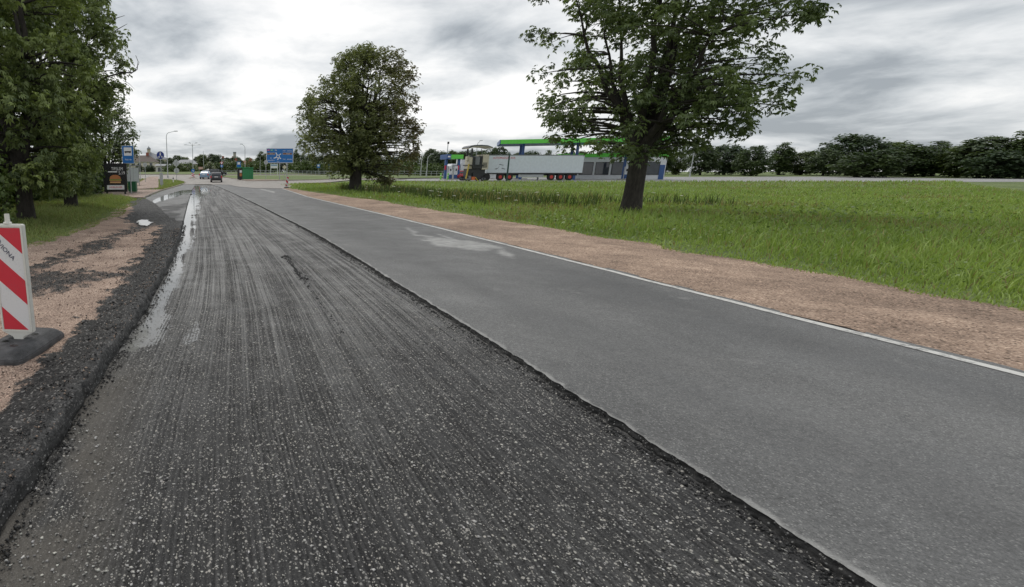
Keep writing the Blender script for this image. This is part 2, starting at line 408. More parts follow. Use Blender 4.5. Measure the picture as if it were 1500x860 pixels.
# ------------------------------------------------------------------ mesh helpers
def link(o, parent=None):
    COL.objects.link(o)
    if parent is not None: o.parent = parent
    return o
def tag(o, label=None, cat=None, group=None, kind=None):
    for k_, v_ in (('label', label), ('category', cat), ('group', group), ('kind', kind)):
        if v_: o[k_] = v_
    return o
def empty(name, loc, rz=0.0, label=None, cat=None, group=None):
    o = bpy.data.objects.new(name, None); o.empty_display_size = 0.2
    o.location = loc; o.rotation_euler = (0, 0, rz); COL.objects.link(o)
    return tag(o, label, cat, group)
def np_mesh(name, V, loops, starts, totals, mat, smooth=False, attrs=None, uv=None):
    me = bpy.data.meshes.new(name)
    V = np.ascontiguousarray(V, np.float32)
    me.vertices.add(len(V)); me.vertices.foreach_set('co', V.ravel())
    me.loops.add(len(loops)); me.loops.foreach_set('vertex_index', np.ascontiguousarray(loops, np.int32))
    me.polygons.add(len(starts)); me.polygons.foreach_set('loop_start', np.ascontiguousarray(starts, np.int32))
    me.polygons.foreach_set('loop_total', np.ascontiguousarray(totals, np.int32))
    me.update(calc_edges=True)
    if smooth: me.polygons.foreach_set('use_smooth', np.ones(len(starts), bool))
    for an, a in (attrs or {}).items():
        a = np.asarray(a, np.float32)
        if a.ndim == 1:
            at_ = me.attributes.new(an, 'FLOAT', 'POINT'); at_.data.foreach_set('value', a)
        else:
            at_ = me.attributes.new(an, 'FLOAT_COLOR', 'POINT')
            c = np.ones((len(a), 4), np.float32); c[:, :3] = a; at_.data.foreach_set('color', c.ravel())
    if uv is not None:
        u = me.uv_layers.new(name='UVMap'); u.data.foreach_set('uv', np.ascontiguousarray(np.asarray(uv, np.float32)[loops]).ravel())
    if mat is not None: me.materials.append(mat)
    return me
def faces_mesh(name, V, F, mat, smooth=False, attrs=None, uv=None):
    F = np.asarray(F); n, k_ = F.shape
    return np_mesh(name, V, F.ravel(), np.arange(n) * k_, np.full(n, k_), mat, smooth, attrs, uv)
def grid_faces(nr, nc):
    i = np.arange(nr - 1)[:, None] * nc + np.arange(nc - 1)[None, :]
    return np.stack([i, i + 1, i + nc + 1, i + nc], -1).reshape(-1, 4)

class MB:
    """collects boxes, tubes, prisms; build() links them as one mesh object"""
    def __init__(s): s.v = []; s.f = []
    def add(s, V, F):
        o = len(s.v); s.v += [tuple(p) for p in V]; s.f += [tuple(i + o for i in f) for f in F]; return s
    def box(s, x0, x1, y0, y1, z0, z1, M_=None, ch=0.0):
        if ch > 0:
            pr = [(x0 + ch, y0), (x1 - ch, y0), (x1, y0 + ch), (x1, y1 - ch), (x1 - ch, y1), (x0 + ch, y1), (x0, y1 - ch), (x0, y0 + ch)]
            return s.prism(pr, z0, z1, M_)
        V = [(x0, y0, z0), (x1, y0, z0), (x1, y1, z0), (x0, y1, z0), (x0, y0, z1), (x1, y0, z1), (x1, y1, z1), (x0, y1, z1)]
        if M_ is not None: V = [M_ @ Vector(p) for p in V]
        return s.add(V, [(3, 2, 1, 0), (4, 5, 6, 7), (0, 1, 5, 4), (1, 2, 6, 5), (2, 3, 7, 6), (3, 0, 4, 7)])
    def prism(s, poly, a0, a1, M_=None, axis='z'):
        n = len(poly)
        def P(p, h): return {'z': (p[0], p[1], h), 'y': (p[0], h, p[1]), 'x': (h, p[0], p[1])}[axis]
        V = [P(p, a0) for p in poly] + [P(p, a1) for p in poly]
        if M_ is not None: V = [M_ @ Vector(p) for p in V]
        F = [tuple(range(n))[::-1], tuple(range(n, 2 * n))] + [(i, (i + 1) % n, n + (i + 1) % n, n + i) for i in range(n)]
        if axis == 'y': F = [f[::-1] for f in F]
        return s.add(V, F)
    def tube(s, pts, radii, sides=8, caps=True):
        pts = [Vector(p) for p in pts]; n = len(pts)
        if isinstance(radii, (int, float)): radii = [radii] * n
        V = []; ref = Vector((0, 0, 1)); prev = None
        for i, p in enumerate(pts):
            d = (pts[min(i + 1, n - 1)] - pts[max(i - 1, 0)]).normalized()
            if prev is None:
                a = d.cross(ref if abs(d.z) < 0.95 else Vector((1, 0, 0))).normalized()
            else:
                a = (prev - d * prev.dot(d)).normalized()
            prev = a; b = d.cross(a)
            for j in range(sides):
                t = 2 * math.pi * j / sides
                V.append(p + (a * math.cos(t) + b * math.sin(t)) * radii[i])
        F = [(i * sides + j, i * sides + (j + 1) % sides, (i + 1) * sides + (j + 1) % sides, (i + 1) * sides + j) for i in range(n - 1) for j in range(sides)]
        if caps: F += [tuple(range(sides))[::-1], tuple(range((n - 1) * sides, n * sides))]
        return s.add(V, F)
    def cyl(s, c0, c1, r, sides=16): return s.tube([c0, c1], r, sides)
    def build(s, name, mat, parent=None, smooth=False, bevel=0.0):
        me = bpy.data.meshes.new(name); me.from_pydata([tuple(p) for p in s.v], [], s.f); me.update()
        if smooth:
            me.polygons.foreach_set('use_smooth', np.ones(len(me.polygons), bool))
        me.materials.append(M[mat] if isinstance(mat, str) else mat)
        if bevel > 0:
            bm = bmesh.new(); bm.from_mesh(me)
            bmesh.ops.bevel(bm, geom=list(bm.edges), offset=bevel, segments=2, affect='EDGES', clamp_overlap=True)
            bm.to_mesh(me); bm.free()
        return link(bpy.data.objects.new(name, me), parent)

def sheet(name, poly, zf, step, mat, kind='structure', attrs=None, thick=0.0):
    """a ground sheet that follows zf(x, y) inside an outline"""
    P = []
    n = len(poly)
    for i in range(n):
        a = np.array(poly[i]); b = np.array(poly[(i + 1) % n]); m_ = max(1, int(np.hypot(*(b - a)) / step))
        for j in range(m_): P.append(tuple(a + (b - a) * j / m_))
    nb = len(P); q = np.array(P)
    xs = np.arange(q[:, 0].min() + step / 2, q[:, 0].max(), step); ys = np.arange(q[:, 1].min() + step / 2, q[:, 1].max(), step)
    X, Y = np.meshgrid(xs, ys); X = X.ravel(); Y = Y.ravel()
    k_ = inpoly(X, Y, P)
    for x, y in zip(X[k_], Y[k_]): P.append((x, y))
    r = delaunay_2d_cdt([Vector(p) for p in P], [(i, (i + 1) % nb) for i in range(nb)], [list(range(nb))], 1, 1e-5)
    v2 = np.array([(p.x, p.y) for p in r[0]]); F = [f for f in r[2]]
    z = zf(v2[:, 0], v2[:, 1])
    me = bpy.data.meshes.new(name); me.from_pydata(np.column_stack([v2, z]).tolist(), [], [tuple(f) for f in F]); me.update()
    fl = [p for p in me.polygons if p.normal.z < 0]
    if len(fl) > len(me.polygons) / 2: me.flip_normals()
    me.polygons.foreach_set('use_smooth', np.ones(len(me.polygons), bool))
    for an, fn in (attrs or {}).items():
        a = me.attributes.new(an, 'FLOAT', 'POINT'); a.data.foreach_set('value', fn(v2[:, 0], v2[:, 1]).astype(np.float32))
    me.materials.append(M[mat])
    o = link(bpy.data.objects.new(name, me))
    o['kind'] = kind
    return o

def text(name, s, size, mat, parent, loc, rot=(math.pi / 2, 0, 0), align='CENTER', xs=1.0, ext=0.0015):
    cu = bpy.data.curves.new(name, 'FONT'); cu.body = s; cu.size = size; cu.align_x = align; cu.align_y = 'CENTER'; cu.extrude = ext
    o = bpy.data.objects.new(name, cu); COL.objects.link(o)
    dg = bpy.context.evaluated_depsgraph_get()
    me = bpy.data.meshes.new_from_object(o.evaluated_get(dg)); me.name = name
    bpy.data.objects.remove(o)
    me.materials.clear(); me.materials.append(M[mat])
    t = link(bpy.data.objects.new(name, me), parent); t.location = loc; t.rotation_euler = rot; t.scale = (xs, 1, 1)
    return t
def copy_tree(o, parent=None):
    c = o.copy(); COL.objects.link(c); c.parent = parent
    for ch in list(o.children): copy_tree(ch, c)
    return c

# ================================================================== THE GROUND
def build_ground():
    xs = np.unique(np.round(np.concatenate([np.arange(-18, 18, .35), -18 - np.cumsum(np.full(22, .6) * 1.19 ** np.arange(22)), 18 + np.cumsum(np.full(22, .6) * 1.19 ** np.arange(22)), [-900, 900, -400, 400]]), 3))
    ys = np.unique(np.round(np.concatenate([np.arange(-12, 75, .45), 75 + np.cumsum(np.full(40, .5) * 1.13 ** np.arange(40)), [-60, 900, 1500]]), 3))
    X, Y = np.meshgrid(xs, ys)
    Z = tz(X, Y)
    inside = sstep(0, .3, X - GL(Y) - .15) * sstep(0, .3, GR(Y) - .15 - X) * sstep(0, 4, 71 - Y)
    Z = Z + 0.05 - 0.30 * inside + (fbm(X * .35, Y * .35, 3) - .5) * .22 * (1 - inside) * sstep(0, 3, np.maximum(GL(Y) - X, X - GR(Y))) * (Y < 70)
    Z = Z - .07 * sstep(66, 72, Y) * sstep(-9.9, -9.3, X - np.where(Y > 73, np.interp(Y, [73, 80, 87.5, 93, 97.5], [0, -1, -3.2, -8.2, -20]), 0))
    Z = Z + hill(X, Y)
    V = np.column_stack([X.ravel(), Y.ravel(), Z.ravel()])
    me = faces_mesh('ground', V, grid_faces(len(ys), len(xs)), M['meadow_ground'], True)
    o = link(bpy.data.objects.new('ground', me)); o['kind'] = 'structure'
build_ground()

def pixmask(polys, X, Y, amp=0.12, sc=5.0):
    """soft, ragged mask of outlines given in photo pixels on the ground plane"""
    m = np.zeros(X.shape)
    xw = X + (fbm(X * sc, Y * sc, 21) - .5) * amp * 4; yw = Y + (fbm(X * sc + 9, Y * sc, 22) - .5) * amp * 6
    for P in polys:
        Q = [g0(u, v, 0.04) for u, v in P]
        acc = np.zeros(X.shape)
        for k_ in range(9):
            a = k_ * 0.7; r = amp * (k_ / 8)
            acc += inpoly(xw + r * math.cos(a), yw + r * 2 * math.sin(a), Q)
        m = np.maximum(m, acc / 9)
    return m

def milled_height(S, X, Y, T, parts=False):
    w = (fbm(X * .5, Y * .15, 31) - .5) * .12
    s = S + w
    g = np.sin(s * 2 * np.pi / .031 + 2.5 * vnoise(s * 6, Y * .4, 5)) * .0032 * (.2 + 1.5 * vnoise(s * 9, Y * 1.5, 8))
    tr = (vnoise(s * 11, Y * .12, 12) - .5) * .012
    n = (fbm(X * 45, Y * 45, 14, 3) - .5) * .013
    b = (fbm(X * 2.2, Y * 1.1, 17, 3) - .5) * .010
    if parts: return g + tr + n + b, g, n
    return g + tr + n + b
PW_ = interp([(4.4, 0.0), (4.7, .28), (4.9, .31), (6, .24), (7.6, .2), (9.3, .17), (10.6, .19), (11.5, .28), (13, .26), (16, .27), (24, .32), (33, .6), (40, 1.0), (52, 1.3), (64, .3)])
def build_milled():
    nc = 430
    ys = np.concatenate([np.linspace(-6, 1.15, 50), 1.2 * np.exp(np.linspace(0, math.log(67.6 / 1.2), 720))])
    t = np.linspace(0, 1, nc)
    T, Y = np.meshgrid(t, ys)
    x0 = ML(Y) - .03; x1 = MR(Y) + .03
    X = x0 + (x1 - x0) * T
    S = (X - x0)
    mh, gg, nn = milled_height(S, X, Y, T, True)
    Z = tz(X, Y) + mh
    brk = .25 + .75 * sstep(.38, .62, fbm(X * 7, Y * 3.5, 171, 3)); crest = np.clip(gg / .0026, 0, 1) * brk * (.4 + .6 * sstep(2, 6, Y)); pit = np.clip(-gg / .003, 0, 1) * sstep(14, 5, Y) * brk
    pw = 1.3 * PW_(Y) * (.75 + .5 * fbm(Y * 1.6, Y * 0, 111, 4))
    Z = Z - .011 * sstep(1.35, .55, S / np.maximum(pw, .02)) * (Y > 4.4) * (Y < 66)
    silt_c = sstep(.62, .1, S - (fbm(Y * .8, Y * .1, 41) - .5) * .5) * sstep(4.6, 3.4, Y) * sstep(.28, .5, fbm(X * 2.6, Y * 1.8, 43) + .12)
    Z -= silt_c * .002
    dust = np.clip(.18 + .82 * sstep(2.5, 8, Y), 0, 1)
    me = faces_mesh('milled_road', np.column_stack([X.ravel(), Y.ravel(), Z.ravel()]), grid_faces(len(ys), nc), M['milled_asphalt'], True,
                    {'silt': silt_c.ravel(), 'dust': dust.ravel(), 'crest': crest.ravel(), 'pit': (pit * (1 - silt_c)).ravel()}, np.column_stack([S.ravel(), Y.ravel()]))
    o = link(bpy.data.objects.new('milled_road', me)); o['kind'] = 'structure'
build_milled()

def build_chips():
    """loose and exposed light stones on the milled surface"""
    n = 42000
    y = 1.3 * np.exp(rng.random(n) ** 1.1 * math.log(9.5 / 1.3))
    x = ML(y) + .02 + (MR(y) - ML(y) - .04) * rng.random(n)
    keep = rng.random(n) < np.clip(.35 + 1.1 * (fbm(x * 1.2, y * 1.2, 51) - .3), .1, 1)
    x = x[keep]; y = y[keep]; n = len(x)
    s = (.0013 + .0075 * rng.random(n) ** 3.4) * (0.85 + .05 * y)
    s = np.minimum(s, .0095)
    base = np.array([(1, .2, 0), (-.1, 1, .2), (-1, .3, 0), (.2, -1, .15), (.25, .1, 1), (0, 0, -.6)], float)
    F = np.array([(0, 1, 4), (1, 2, 4), (2, 3, 4), (3, 0, 4), (1, 0, 5), (2, 1, 5), (3, 2, 5), (0, 3, 5)])
    V = base[None] * (0.6 + .8 * rng.random((n, 6, 1))) * s[:, None, None] * np.array([1.25, 1.25, .5])
    a = rng.random(n) * 6.28; c, sn = np.cos(a), np.sin(a)
    xr = V[:, :, 0] * c[:, None] - V[:, :, 1] * sn[:, None]; yr = V[:, :, 0] * sn[:, None] + V[:, :, 1] * c[:, None]
    xs_ = x - (ML(y) - .03)
    z = tz(x, y) + milled_height(xs_, x, y, 0) + s * .15
    V = np.stack([xr + x[:, None], yr + y[:, None], V[:, :, 2] + z[:, None]], -1).reshape(-1, 3)
    FF = (F[None] + np.arange(n)[:, None, None] * 6).reshape(-1, 3)
    g = .08 + .52 * rng.random(n) ** 1.6
    tint = np.column_stack([g, g * (.95 + .04 * rng.random(n)), g * (.86 + .1 * rng.random(n))])
    me = faces_mesh('stone_chips', V, FF, M['chip_stone'], False, {'tint': np.repeat(tint, 6, 0)})
    o = link(bpy.data.objects.new('stone_chips', me)); tag(o, 'pale loose stone chips scattered over the milled asphalt', 'stone chips', kind='stuff')
build_chips()
def build_gouge():
    n = 4200
    A = np.array(g0(417, 374)); B = np.array(g0(444, 410)); C = np.array(g0(505, 490))
    t = rng.random(n); first = rng.random(n) < .72
    P = np.where(first[:, None], A + (B - A) * t[:, None], B + (C - B) * t[:, None])
    wv = np.where(first, .028, .012) * (.3 + 1.4 * vnoise(t * 9, 0 * t, 77))
    x = P[:, 0] + rng.normal(size=n) * wv; y = P[:, 1] + rng.normal(size=n) * .03
    s = (.006 + .016 * rng.random(n) ** 2) * np.where(first, 1, .6)
    k_ = np.arange(n) >= 420
    ye = 1.4 * np.exp(rng.random(n) * math.log(16 / 1.4)); rt = rng.random(n) < .6
    off = np.abs(rng.normal(size=n)) * .045
    x = np.where(k_, np.where(rt, MR(ye) - .02 - off, ML(ye) + .03 + off), x); y = np.where(k_, ye, y)
    s = np.where(k_, (.0035 + .010 * rng.random(n) ** 3) * (.8 + .05 * ye), s)
    base = np.array([(1, 0, 0), (0, 1, 0), (-1, 0, 0), (0, -1, 0), (0, 0, .8), (0, 0, -.6)], float)
    F = np.array([(0, 1, 4), (1, 2, 4), (2, 3, 4), (3, 0, 4), (1, 0, 5), (2, 1, 5), (3, 2, 5), (0, 3, 5)])
    V = base[None] * (0.6 + .8 * rng.random((n, 6, 1))) * s[:, None, None] + np.stack([x, y, tz(x, y) + .003], -1)[:, None]
    g = .006 + .02 * rng.random(n)
    me = faces_mesh('asphalt_crumbs', V.reshape(-1, 3), (F[None] + np.arange(n)[:, None, None] * 6).reshape(-1, 3), M['chip_stone'], False, {'tint': np.repeat(np.column_stack([g, g, g]), 6, 0)})
    tag(link(bpy.data.objects.new('asphalt_crumbs', me)), 'black crumbs along a gouge and the cut edges of the milled asphalt', 'crumbs', kind='stuff')
build_gouge()

SLAB = .055
def lane_edge(y): return MR(y) + (fbm(y * 1.1, y * .1, 61, 3) - .5) * .035 + (fbm(y * 16, 0 * y, 62, 3) - .5) * .035
def build_lane():
    ys = np.concatenate([np.linspace(-6, 1.2, 30), 1.25 * np.exp(np.linspace(0, math.log(68 / 1.25), 900))])
    t = np.concatenate([[0, .003, .006, .010, .014, .02, .028], np.linspace(.04, 1, 44)])
    T, Y = np.meshgrid(t, ys)
    x0 = lane_edge(Y); x1 = WH(Y) + .16 + (fbm(Y * 1.5, Y * .2, 63) - .5) * .08
    X = x0 + (x1 - x0) * T
    Z = tz(X, Y) + SLAB + (fbm(X * 1.5, Y * 1.5, 64) - .5) * .012 + T * 0.0
    d = X - x0
    Z -= .006 * np.exp(-d / .012) * (.4 + 1.2 * vnoise(Y * 9, 0 * Y, 66))
    sm = np.maximum(pixmask([[(608, 352), (640, 349), (690, 354), (735, 364), (700, 368), (650, 362)]], X, Y, .10, 3.0),
                    .9 * pixmask([[(594, 334), (600, 335), (612, 344), (636, 347), (634, 349), (608, 346)], [(640, 343), (646, 344), (668, 352), (664, 353)], [(735, 366), (752, 374), (752, 380), (730, 372)],
                              [(379, 277), (384, 277), (403, 281), (401, 283)]], X, Y, .05, 3.0))
    sm = np.maximum(sm, sstep(.035, .01, d + (fbm(X * 4, Y * 6, 67) - .5) * .08) * .7)
    me = faces_mesh('right_lane', np.column_stack([X.ravel(), Y.ravel(), Z.ravel()]), grid_faces(len(ys), len(t)), M['lane_asphalt'], True, {'smear': sm.ravel(), 'track': (.42 * (np.exp(-((T - .26) / .10) ** 2) + np.exp(-((T - .74) / .10) ** 2))).ravel()})
    o = link(bpy.data.objects.new('right_lane', me)); o['kind'] = 'structure'
    # broken cut face
    nz = 8
    Tz, Yz = np.meshgrid(np.linspace(0, 1, nz), ys)
    Xz = lane_edge(Yz) + .004 - .0 * Tz + ((fbm(Yz * 40, Tz * 9, 68, 3) - .5) * .03 - .004 * (1 - Tz)) * np.sin(Tz * np.pi) ** .5 - .022 * (1 - Tz) ** 2 * vnoise(Yz * 25, Tz * 2, 69)
    Zz = tz(Xz, Yz) + SLAB * Tz - .012 * (1 - Tz)
    Zz[:, -1] = Z[:, 0]; Xz[:, -1] = X[:, 0]
    me = faces_mesh('cut_face', np.column_stack([Xz.ravel(), Yz.ravel(), Zz.ravel()]), grid_faces(len(ys), nz)[:, ::-1], M['cut_asphalt'], False)
    c = link(bpy.data.objects.new('cut_face', me), o)
    # painted edge line
    yl = np.linspace(-6, 53.5, 260); wv = (vnoise(yl * 2, 0 * yl, 70) - .5) * .015
    V = []
    for s_ in (-.055, .055):
        xx = WH(yl) + s_ + wv * s_ * 10
        V.append(np.column_stack([xx, yl, tz(xx, yl) + SLAB + (fbm(xx * 1.5, yl * 1.5, 64) - .5) * .012 + .005]))
    n = len(yl); V = np.vstack(V); i = np.arange(n - 1)
    me = faces_mesh('edge_line', V, np.column_stack([i, i + n, i + n + 1, i + 1]), M['worn_line'], False)
    link(bpy.data.objects.new('edge_line', me), o)
build_lane()

# left shoulder: gravel with tracks of asphalt grindings, the raised lip of the cut at its right edge
DARK = [[(-300, 900), (-60, 690), (0, 622), (60, 548), (120, 482), (160, 440), (190, 402), (222, 352), (236, 330), (228, 318), (262, 318), (275, 330), (262, 370), (190, 500), (60, 700), (-40, 900)],
        [(-80, 470), (0, 452), (47, 438), (92, 427), (126, 420), (168, 412), (205, 405), (200, 392), (179, 399), (140, 397), (106, 397), (50, 403), (0, 418), (-80, 440)],
        [(-60, 418), (0, 402), (45, 388), (92, 372), (120, 360), (150, 350), (180, 337), (196, 326), (210, 316), (232, 314), (236, 330), (205, 338), (176, 350), (158, 360), (170, 367), (130, 373), (104, 384), (70, 396), (0, 414)],
        [(176, 322), (205, 306), (216, 296), (225, 300), (222, 312), (244, 316), (252, 330), (236, 334), (212, 320), (195, 328)]]
def left_lip(y): return ML(y) + (fbm(y * 2.2, y * .1, 81, 4) - .5) * .10 + (vnoise(y * 11, 0 * y, 82) - .5) * .025
def build_shoulder():
    ys = np.concatenate([np.linspace(-6, 1.2, 24), 1.25 * np.exp(np.linspace(0, math.log(36 / 1.25), 520))])
    t = np.concatenate([[0, .003, .007], np.linspace(.012, .25, 90), np.linspace(.26, 1, 150)])
    T, Y = np.meshgrid(t, ys)
    x0 = left_lip(Y); x1 = GL(Y) - .25 + (fbm(Y * .9, Y * .1, 83) - .5) * .5
    bay = interp([(0, 0), (16.5, 0), (18, .9), (26, 2.0), (33, 3.3), (36, 3.4)])(Y)
    x0b = np.where(Y > 16.5, x0 - bay + .4 * sstep(16.5, 18, Y), x0)
    x0b = np.maximum(x0b, x1 + .3)
    X = x0b + (x1 - x0b) * T
    D = np.maximum(pixmask(DARK[:1] + DARK[3:], X, Y, .2), .66 * pixmask(DARK[1:3], X, Y, .22))
    d = x0 - X
    D = np.maximum(D, 1.35 * sstep(.62, .28, d + (fbm(X * 5, Y * 5, 95) - .5) * .3) * (Y < 19))
    D = np.maximum(D, 1.2 * (Y > 16.8) * sstep(1.5, .9, x0b - X + (fbm(X * 3, Y * 3, 96) - .5) * .5))
    lip = sstep(.22, .02, d) * (Y < 20)
    berm = np.exp(-((d - .06 - .05 * vnoise(Y * .7, 0 * Y, 84)) / .10) ** 2) * .042 * sstep(19, 14, Y) * (.55 + .8 * vnoise(Y * 1.7, 0 * Y, 85))
    lump = (fbm(X * 26, Y * 26, 86, 3) - .5) * (.010 + .022 * np.minimum(D, 1)) + (fbm(X * 3, Y * 3, 87, 3) - .5) * .05 + (fbm(X * 11, Y * 11, 97, 3) - .5) * .045 * np.minimum(D, 1)
    Z = tz(X, Y) + .055 + berm + lump * sstep(0, .05, d + .01) + .02 * D
    Z = Z - .05 * np.exp(-((Y - 16.4) / 1.3) ** 2 - ((X + 3.6) / .7) ** 2)
    Z[:, 0] = tz(X[:, 0], Y[:, 0]) + .045
    me = faces_mesh('gravel_shoulder', np.column_stack([X.ravel(), Y.ravel(), Z.ravel()]), grid_faces(len(ys), len(t))[:, ::-1], M['shoulder_gravel'], True, {'dark': D.ravel(), 'lip': lip.ravel()})
    o = link(bpy.data.objects.new('gravel_shoulder', me)); o['kind'] = 'structure'
    yy = ys[ys < 17.0]; nz = 6
    Tz, Yz = np.meshgrid(np.linspace(0, 1, nz), yy)
    Xz = left_lip(Yz) + ((fbm(Yz * 20, Tz * 4, 88, 3) - .4) * .05) * np.sin(Tz * np.pi) ** .5 + .025 * (1 - Tz) * vnoise(Yz * 10, Tz * 2, 89)
    Zz = tz(Xz, Yz) + .045 * Tz - .015 * (1 - Tz)
    me = faces_mesh('cut_face', np.column_stack([Xz.ravel(), Yz.ravel(), Zz.ravel()]), grid_faces(len(yy), nz), M['cut_asphalt'], False)
    link(bpy.data.objects.new('cut_face', me), o)
    # crumbs of asphalt and pebbles lying on it
    n = 26000
    y = 1.6 * np.exp(rng.random(n) * math.log(14 / 1.6)); x = left_lip(y) - .02 - (rng.random(n) ** 1.4) * (left_lip(y) - GL(y) - .2)
    Dn = np.maximum(pixmask(DARK[:1] + DARK[3:], x, y, .2), .66 * pixmask(DARK[1:3], x, y, .22)); keep = rng.random(n) < .22 + .78 * Dn
    x = x[keep]; y = y[keep]; Dn = Dn[keep]; n = len(x)
    s = (.003 + .009 * rng.random(n) ** 3) * (0.8 + .06 * y)
    base = np.array([(1, 0, 0), (0, 1, 0), (-1, 0, 0), (0, -1, 0), (0, 0, 1), (0, 0, -.6)], float)
    F = np.array([(0, 1, 4), (1, 2, 4), (2, 3, 4), (3, 0, 4), (1, 0, 5), (2, 1, 5), (3, 2, 5), (0, 3, 5)])
    V = base[None] * (0.6 + .8 * rng.random((n, 6, 1))) * s[:, None, None]
    dd = left_lip(y) - x
    z = tz(x, y) + .055 + (fbm(x * 3, y * 3, 87, 3) - .5) * .05 * sstep(0, .05, dd) + .02 * Dn + .006 + np.exp(-((dd - .06 - .05 * vnoise(y * .7, 0 * y, 84)) / .09) ** 2) * .055 * (.55 + .8 * vnoise(y * 1.7, 0 * y, 85)) * sstep(19, 14, y)
    V = (V + np.stack([x, y, z], -1)[:, None]).reshape(-1, 3)
    FF = (F[None] + np.arange(n)[:, None, None] * 6).reshape(-1, 3)
    dark = rng.random(n) < .25 + .6 * Dn
    g = np.where(dark, .006 + .03 * rng.random(n) ** 2, .12 + .28 * rng.random(n))
    tint = np.where(dark[:, None], np.column_stack([g, g, g * .97]), np.column_stack([g, g * .72, g * .54]))
    me = faces_mesh('loose_crumbs', V, FF, M['chip_stone'], False, {'tint': np.repeat(tint, 6, 0)})
    tag(link(bpy.data.objects.new('loose_crumbs', me)), 'black asphalt crumbs and pebbles strewn on the gravel shoulder', 'crumbs', kind='stuff')
build_shoulder()

# right gravel verge beside the painted line
def build_verge():
    ys = np.concatenate([np.linspace(-6, 2, 16), np.linspace(2.2, 53, 220)])
    t = np.linspace(0, 1, 26); T, Y = np.meshgrid(t, ys)
    x0 = WH(Y) + .1; x1 = GR(Y) + .3 + (fbm(Y * .8, Y * .1, 91) - .5) * .8
    X = x0 + (x1 - x0) * T
    Z = tz(X, Y) + .055 + (fbm(X * 2, Y * 2, 92) - .5) * .05 + T * .01
    me = faces_mesh('gravel_verge', np.column_stack([X.ravel(), Y.ravel(), Z.ravel()]), grid_faces(len(ys), len(t)), M['verge_gravel'], True)
    link(bpy.data.objects.new('gravel_verge', me))['kind'] = 'structure'
build_verge()

# bus bay, junction, path, islands, apron
def bayx(y): return interp([(16, -2.6), (18, -3.3), (26.4, -5.6), (32.7, -7.0), (38.9, -7.64), (44.4, -8.14), (56.5, -8.85), (68.5, -9.6)])(y)
_yb = [16.2, 17, 18, 20, 23, 26.4, 29, 32.7, 38.9, 44.4, 50, 56.5, 62, 68]
sheet('bus_bay', [(float(ML(y)) - .02, y) for y in _yb] + [(float(bayx(y)), y) for y in reversed(_yb)],
      lambda x, y: tz(x, y) + .045 + (fbm(x * .6, y * .4, 101) - .5) * .022, .45, 'bay_asphalt', attrs={'grime': lambda x, y: pixmask([[(226, 312), (240, 304), (268, 298), (292, 291), (283, 299), (262, 306), (240, 313)], [(212, 316), (236, 310), (262, 316), (268, 330), (240, 326)], [(214, 309), (232, 303), (242, 298), (236, 305), (218, 312)]], x, y, .25)})
sheet('junction_road', [(-70, 101), (-30, 97.5), (-18, 93), (-13, 87.5), (-10.8, 80), (-9.8, 73), (-9.6, 67.2), (-7, 67.3), (-5.5, 67.1), (-3.4, 66), (-2, 58), (0, 52), (2.5, 51), (3.6, 56), (4.6, 66), (7, 74), (14, 79), (24, 82), (24, 88), (24, 118), (-30, 118), (-70, 112)],
      lambda x, y: tz(x, y) + .078, 2.0, 'junction_asphalt')
def kerb(name, pts, zf, w=.14, h=.12, mat='kerb_stone', stone=1.0):
    """a row of kerb stones set end to end with open joints"""
    P = [Vector((p[0], p[1], 0)) for p in pts]
    root = empty(name, (0, 0, 0)); root['kind'] = 'structure'
    for a, b in zip(P, P[1:]):
        L_ = (b - a).length; n = max(1, round(L_ / stone)); d = (b - a) / n; e = d.normalized()
        nrm = Vector((-e.y, e.x, 0))
        for i in range(n):
            p0 = a + d * i + e * .012; p1 = a + d * (i + 1) - e * .012
            mb = MB(); V = []
            for p in (p0, p1):
                z = float(zf(p.x, p.y)) + random.uniform(-.006, .006)
                for sx, zz in ((-w / 2, -.15), (w / 2, -.15), (w / 2, h - .02), (w / 2 - .02, h), (-w / 2 + .02, h), (-w / 2, h - .02)):
                    q = p + nrm * sx; V.append((q.x, q.y, z + zz))
            mb.add(V, [(0, 1, 2, 3, 4, 5), (11, 10, 9, 8, 7, 6)] + [(i_, i_ + 6, (i_ + 1) % 6 + 6, (i_ + 1) % 6) for i_ in range(6)])
            mb.build('kerb_stone', mat, root)
    return root
kerb('bay_kerb', [(float(bayx(y)) - .05, y) for y in (31.5, 33, 36, 39, 42, 45, 48, 52, 56, 60, 64, 68)] + [(-9.85, 73), (-10.85, 80), (-13.05, 87.5), (-18, 93.1), (-30, 97.6)], lambda x, y: tz(x, y) + .02, stone=1.5)

# path and the paved stop platform
sheet('bus_platform', [(float(bayx(y)) - .1, y) for y in (32, 34, 37, 40, 44, 47)] + [(-10.5, 47), (-12.2, 46), (-12, 38), (-10.6, 36.3), (-9.0, 35), (-7.6, 32)], lambda x, y: tz(x, y) + .115 + .0 * x, .8, 'path_paving')
sheet('footpath', [gp(232, 277.5), gp(232.3, 272), gp(232, 265), gp(232, 259.5), gp(220, 259.5), gp(210, 263), gp(200, 268.5), gp(190, 275), gp(190, 279)], lambda x, y: tz(x, y) + .12, 1.0, 'path_paving')
